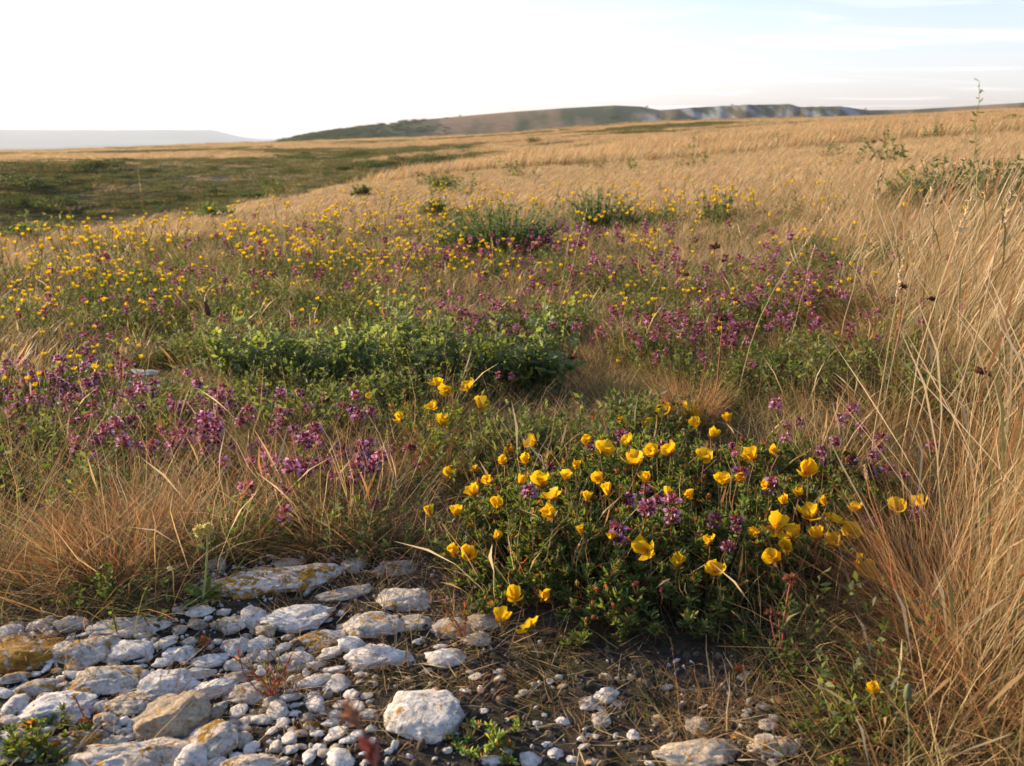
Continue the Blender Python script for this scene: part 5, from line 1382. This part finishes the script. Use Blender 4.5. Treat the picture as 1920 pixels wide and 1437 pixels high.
FAR = [(66, 352, 74, 'largest dark bush in the shaded valley, standing lower left', 0), (20, 390, 60, 'dark bush low in the valley under the largest one', 0), (110, 392, 70, 'broad dark thicket at the foot of the largest valley bush', 0),
 (148, 308, 14, 'small bush on the upper valley rim, left end', 0), (230, 308, 22, 'rounded bush on the upper valley rim beneath the tan plateau', 0), (345, 298, 10, 'tiny bush on the rim between the two rounded rim bushes', 0),
 (398, 318, 22, 'bush on the valley flank below the rim, near the stony patch', 0), (452, 322, 18, 'next bush down the flank right of the stony patch', 0), (522, 294, 14, 'lone upright bush at the right part of the rim', 0),
 (568, 291, 24, 'flat bush just above the scrubby right end of the valley', 0), (652, 292, 26, 'paired bush left half at the scrubby right end', 1), (690, 298, 26, 'paired bush right half at the scrubby right end', 1),
 (778, 308, 30, 'dark bush at the far right tip of the valley scrub', 0), (818, 310, 26, 'last low bush closing the valley scrub on the right', 0), (335, 279, 10, 'tiny dark bush on the plateau skyline', 0), (500, 280, 16, 'dark bush on the tan plateau below the skyline', 0),
 (172, 408, 34, 'yellow green bush on the near crest beside the valley', 1), (130, 410, 18, 'small yellow green bush left of the crest bush', 1), (335, 387, 16, 'small bush on the crest right of the yellow green one', 1), (8, 425, 20, 'dark bush on the near crest at the left edge', 0),
 (612, 330, 20, 'bush in the mouth of the valley left', 0), (500, 347, 20, 'dark bush low on the right valley flank', 0), (400, 362, 36, 'dark thicket where the valley flank meets the near crest', 0), (560, 325, 26, 'scrub bush in the middle of the right flank', 0),
 (1655, 256, 44, 'olive dark bush half sunk in the far tan field right', 0), (1812, 222, 18, 'small bush on the right skyline field', 0), (1895, 240, 60, 'large olive bush at the right edge below the skyline', 1), (1700, 236, 16, 'little bush above the olive dark one', 0),
 (1308, 226, 12, 'dark dot bush before the chalk scarp, right of pair', 0), (1298, 227, 14, 'dark dot bush before the chalk scarp, left of pair', 0), (1262, 226, 8, 'tiny bush left of the pair before the chalk scarp', 0), (1150, 224, 20, 'flat dark bush before the left foot of the chalk scarp', 0),
 (1430, 229, 8, 'tiny bush before the highest part of the chalk scarp', 0), (1305, 278, 20, 'olive bush midway up the tan slope', 1), (1170, 278, 30, 'flat olive bush on the tan slope left of the midway one', 1), (995, 268, 28, 'flat dark scrub on the far tan slope', 0), (1110, 309, 20, 'low dark bush at the crest of the near slope', 0)]
for q, (px, py, w, lab, ty) in enumerate(FAR):
    P = at(px, py, 0, 1, 600); d = np.linalg.norm(P); s_ = w * d / FPX / 1.9
    o = part('bush', (YB if ty else BM)[q % (2 if ty else 5)], None, tuple(P), (0, 0, U(0, 6.28)), (s_, s_, s_ * (.62 if w > 20 else .8)))
    tag(o, lab, 'bush')
# scrub too scattered to count on the flank, woods on the hill's left end
nS = 4200; r = U(80, 128, nS); a = np.array([elev_at(x, 300)[1] for x in U(-350, 900, nS)])
P = np.stack([r * np.sin(a), r * np.cos(a), gz(r * np.sin(a), r * np.cos(a))], 1); px, py = project(P)
m = (patchy(P, .05, 71, -.02, .2) * np.interp(px, [0, 350, 600, 900], [.35, .5, .8, .6]) > U(0, 1, nS)); P = P[m]; k = len(P); z0 = np.zeros(k)
s_ = np.exp(rng.normal(-.75, .5, k)); scatter('valley_scrub', P, np.stack([z0, z0, U(0, 6.28, k)], 1), np.stack([s_ * 1.3, s_, s_ * .42], 1), rng.integers(0, 5, k), BM)
nS = 1500; r = U(790, 935, nS); a = np.array([elev_at(x, 240)[1] for x in U(520, 840, nS)])
P = np.stack([r * np.sin(a), r * np.cos(a), gz(r * np.sin(a), r * np.cos(a))], 1); px, py = project(P)
m = (np.interp(px, [540, 660, 700, 840], [1, .8, .35, .04]) > U(0, 1, nS)); P = P[m]; k = len(P); z0 = np.zeros(k); s_ = U(2, 4.5, k)
scatter('hillside_woods', P, np.stack([z0, z0, U(0, 6.28, k)], 1), np.stack([s_, s_, s_ * .55], 1), rng.integers(0, 5, k), BM)
for px, py, w, lab in [(713, 229, 6, 'single tree on the hill skyline, left'), (862, 216, 5, 'single tree on the hill skyline near the summit rise'), (1212, 201, 6, 'tree on the skyline above the left end of the chalk scarp'), (1372, 198, 5, 'tree on the skyline above the chalk scarp'), (1622, 206, 5, 'tree on the skyline right of the chalk scarp')]:
    te, az = elev_at(px, hill_y(px)); rr = 928; x, y = rr * math.sin(az), rr * math.cos(az); s_ = w * rr / FPX / 1.9
    tag(part('bush', BM[0], None, (x, y, gz(x, y)[0]), (0, 0, 1), (s_, s_, s_)), lab, 'bush')

# ------------------------------------------------------------------ labels that say which one of a scatter
MARKS = [(508, 1088, 'the long flat lichen rock'), (562, 1156, 'the smooth whitish limestone'), (757, 1122, 'the dimpled stone'), (717, 1230, 'the white oval rock'), (838, 1232, 'the wedge of white stone'),
 (798, 1322, 'the largest round white stone'), (328, 1344, 'the tan brown rock'), (408, 1384, 'the knobbly lichen stone'), (108, 1328, 'the cracked white slab'), (232, 1176, 'the buff stone'),
 (160, 1218, 'the lichen striped rock'), (52, 1222, 'the orange lichened rock'), (268, 1414, 'the broad streaked rock'), (440, 1212, 'the upright pale stone'), (600, 1200, 'the orange spotted rock'),
 (515, 1290, 'the red stemmed weed'), (852, 1176, 'the brownish cracked stone'), (1312, 1416, 'the wide tan block'), (1138, 1305, 'the pointed white stone'), (1042, 1412, 'the bright blocky pebble'),
 (1188, 1376, 'the bright white chip'), (930, 1405, 'the flat feathery herb'), (1468, 1262, 'the withered leafy stem'), (100, 1400, 'the succulent corner herb'), (1040, 960, 'the left lobe of the cushion'),
 (1220, 870, 'the cushion top'), (1240, 1010, 'the middle of the cushion'), (1480, 1010, 'the right end of the cushion'), (1400, 860, 'the back right edge of the cushion'), (1640, 890, 'the copper grass'),
 (830, 790, 'the small yellow plant'), (286, 790, 'the upright plantain spike'), (578, 936, 'the low catkin shaped spike'), (360, 905, 'the bright green tuft'), (255, 705, 'the small stony gap'),
 (470, 690, 'the left end leafy plant'), (388, 590, 'the blackish seed spike'), (745, 620, 'the tall pale leafy plant'), (1020, 660, 'the broad leaved plant'), (1072, 680, 'the dark round dried head'),
 (1354, 610, 'the widest brown dried head'), (1340, 480, 'the highest brown dried head'), (1692, 560, 'the reddish dried bud'), (1287, 530, 'the small brown dried head'), (945, 470, 'the wide feathery shrub'),
 (1120, 430, 'the rounded green shrub'), (818, 405, 'the small round bush'), (405, 412, 'the lone dark slope bush'), (450, 510, 'the upright flowering stem'), (45, 450, 'the pale bush by the edge'),
 (790, 470, 'the long arching stalk'), (1240, 430, 'the faint low shrub'), (172, 408, 'the yellow green crest bush'), (675, 372, 'the olive slope bush'), (60, 760, 'the dense left edge thyme'), (210, 1040, 'the biggest tussock'),
 (1530, 420, 'the long leaning stalk'), (1842, 705, 'the ragged brown dried head'), (20, 560, 'the left edge at mid height'), (150, 500, 'the densest far left yellow drift'), (300, 560, 'the middle of the left slope'), (640, 450, 'the slope before the olive bush'), (620, 540, 'the slope above the leafy row'), (1000, 560, 'the middle yellow drift'), (1180, 600, 'the central purple drift'), (1480, 620, 'the right purple drift'), (180, 640, 'the lower left slope'), (330, 770, 'the pale round tussock'), (1240, 480, 'the leaning reddish stalk')]
ORD = ['closest', 'second closest', 'third closest', 'fourth closest', 'fifth closest', 'sixth closest', 'seventh closest', 'eighth closest', 'ninth closest', 'tenth closest', 'eleventh closest', 'twelfth closest', 'thirteenth closest', 'fourteenth closest', 'fifteenth closest', 'sixteenth closest', 'seventeenth closest', 'eighteenth closest', 'nineteenth closest', 'twentieth closest', 'twenty-first closest', 'twenty-second closest', 'twenty-third closest', 'twenty-fourth closest', 'twenty-fifth closest', 'twenty-sixth closest']
def where_is(dx, dy):
    a = math.degrees(math.atan2(-dy * 1.6, dx)) % 360
    return ['right of', 'behind and right of', 'behind', 'behind and left of', 'left of', 'before and left of', 'before', 'before and right of'][int((a + 22.5) // 45) % 8]
def place_labels(prefix, base, group=None):
    boxes = {}
    for o in sc.objects:
        if o.parent or not o.get('label', '').startswith(prefix): continue
        px, py = project(np.array([o.location[:]])); px, py = float(px[0]), float(py[0])
        k = min(range(len(MARKS)), key=lambda q: math.hypot(MARKS[q][0] - px, 1.6 * (MARKS[q][1] - py)))
        dx, dy = px - MARKS[k][0], py - MARKS[k][1]
        boxes.setdefault((k, where_is(dx, dy)), []).append((math.hypot(dx, 1.6 * dy), o))
    for (k, w), lst in boxes.items():
        lst.sort(key=lambda e: e[0])
        for q, (_, o) in enumerate(lst):
            if len(lst) == 1: o['label'] = '%s %s %s' % (base, w, MARKS[k][2])
            else: o['label'] = '%s %s %s, %s' % (base, w, MARKS[k][2], ORD[q] + ' to it' if q < len(ORD) else 'outer one')
place_labels('small pale limestone fragment', 'small fragment')
place_labels('small pale pebble', 'loose pebble')
place_labels('purple thyme sprig', 'purple sprig')
place_labels('small purple thyme sprig', 'thyme sprig')
place_labels('small bright yellow cupped', 'yellow flower')
print('objects', len(sc.objects))
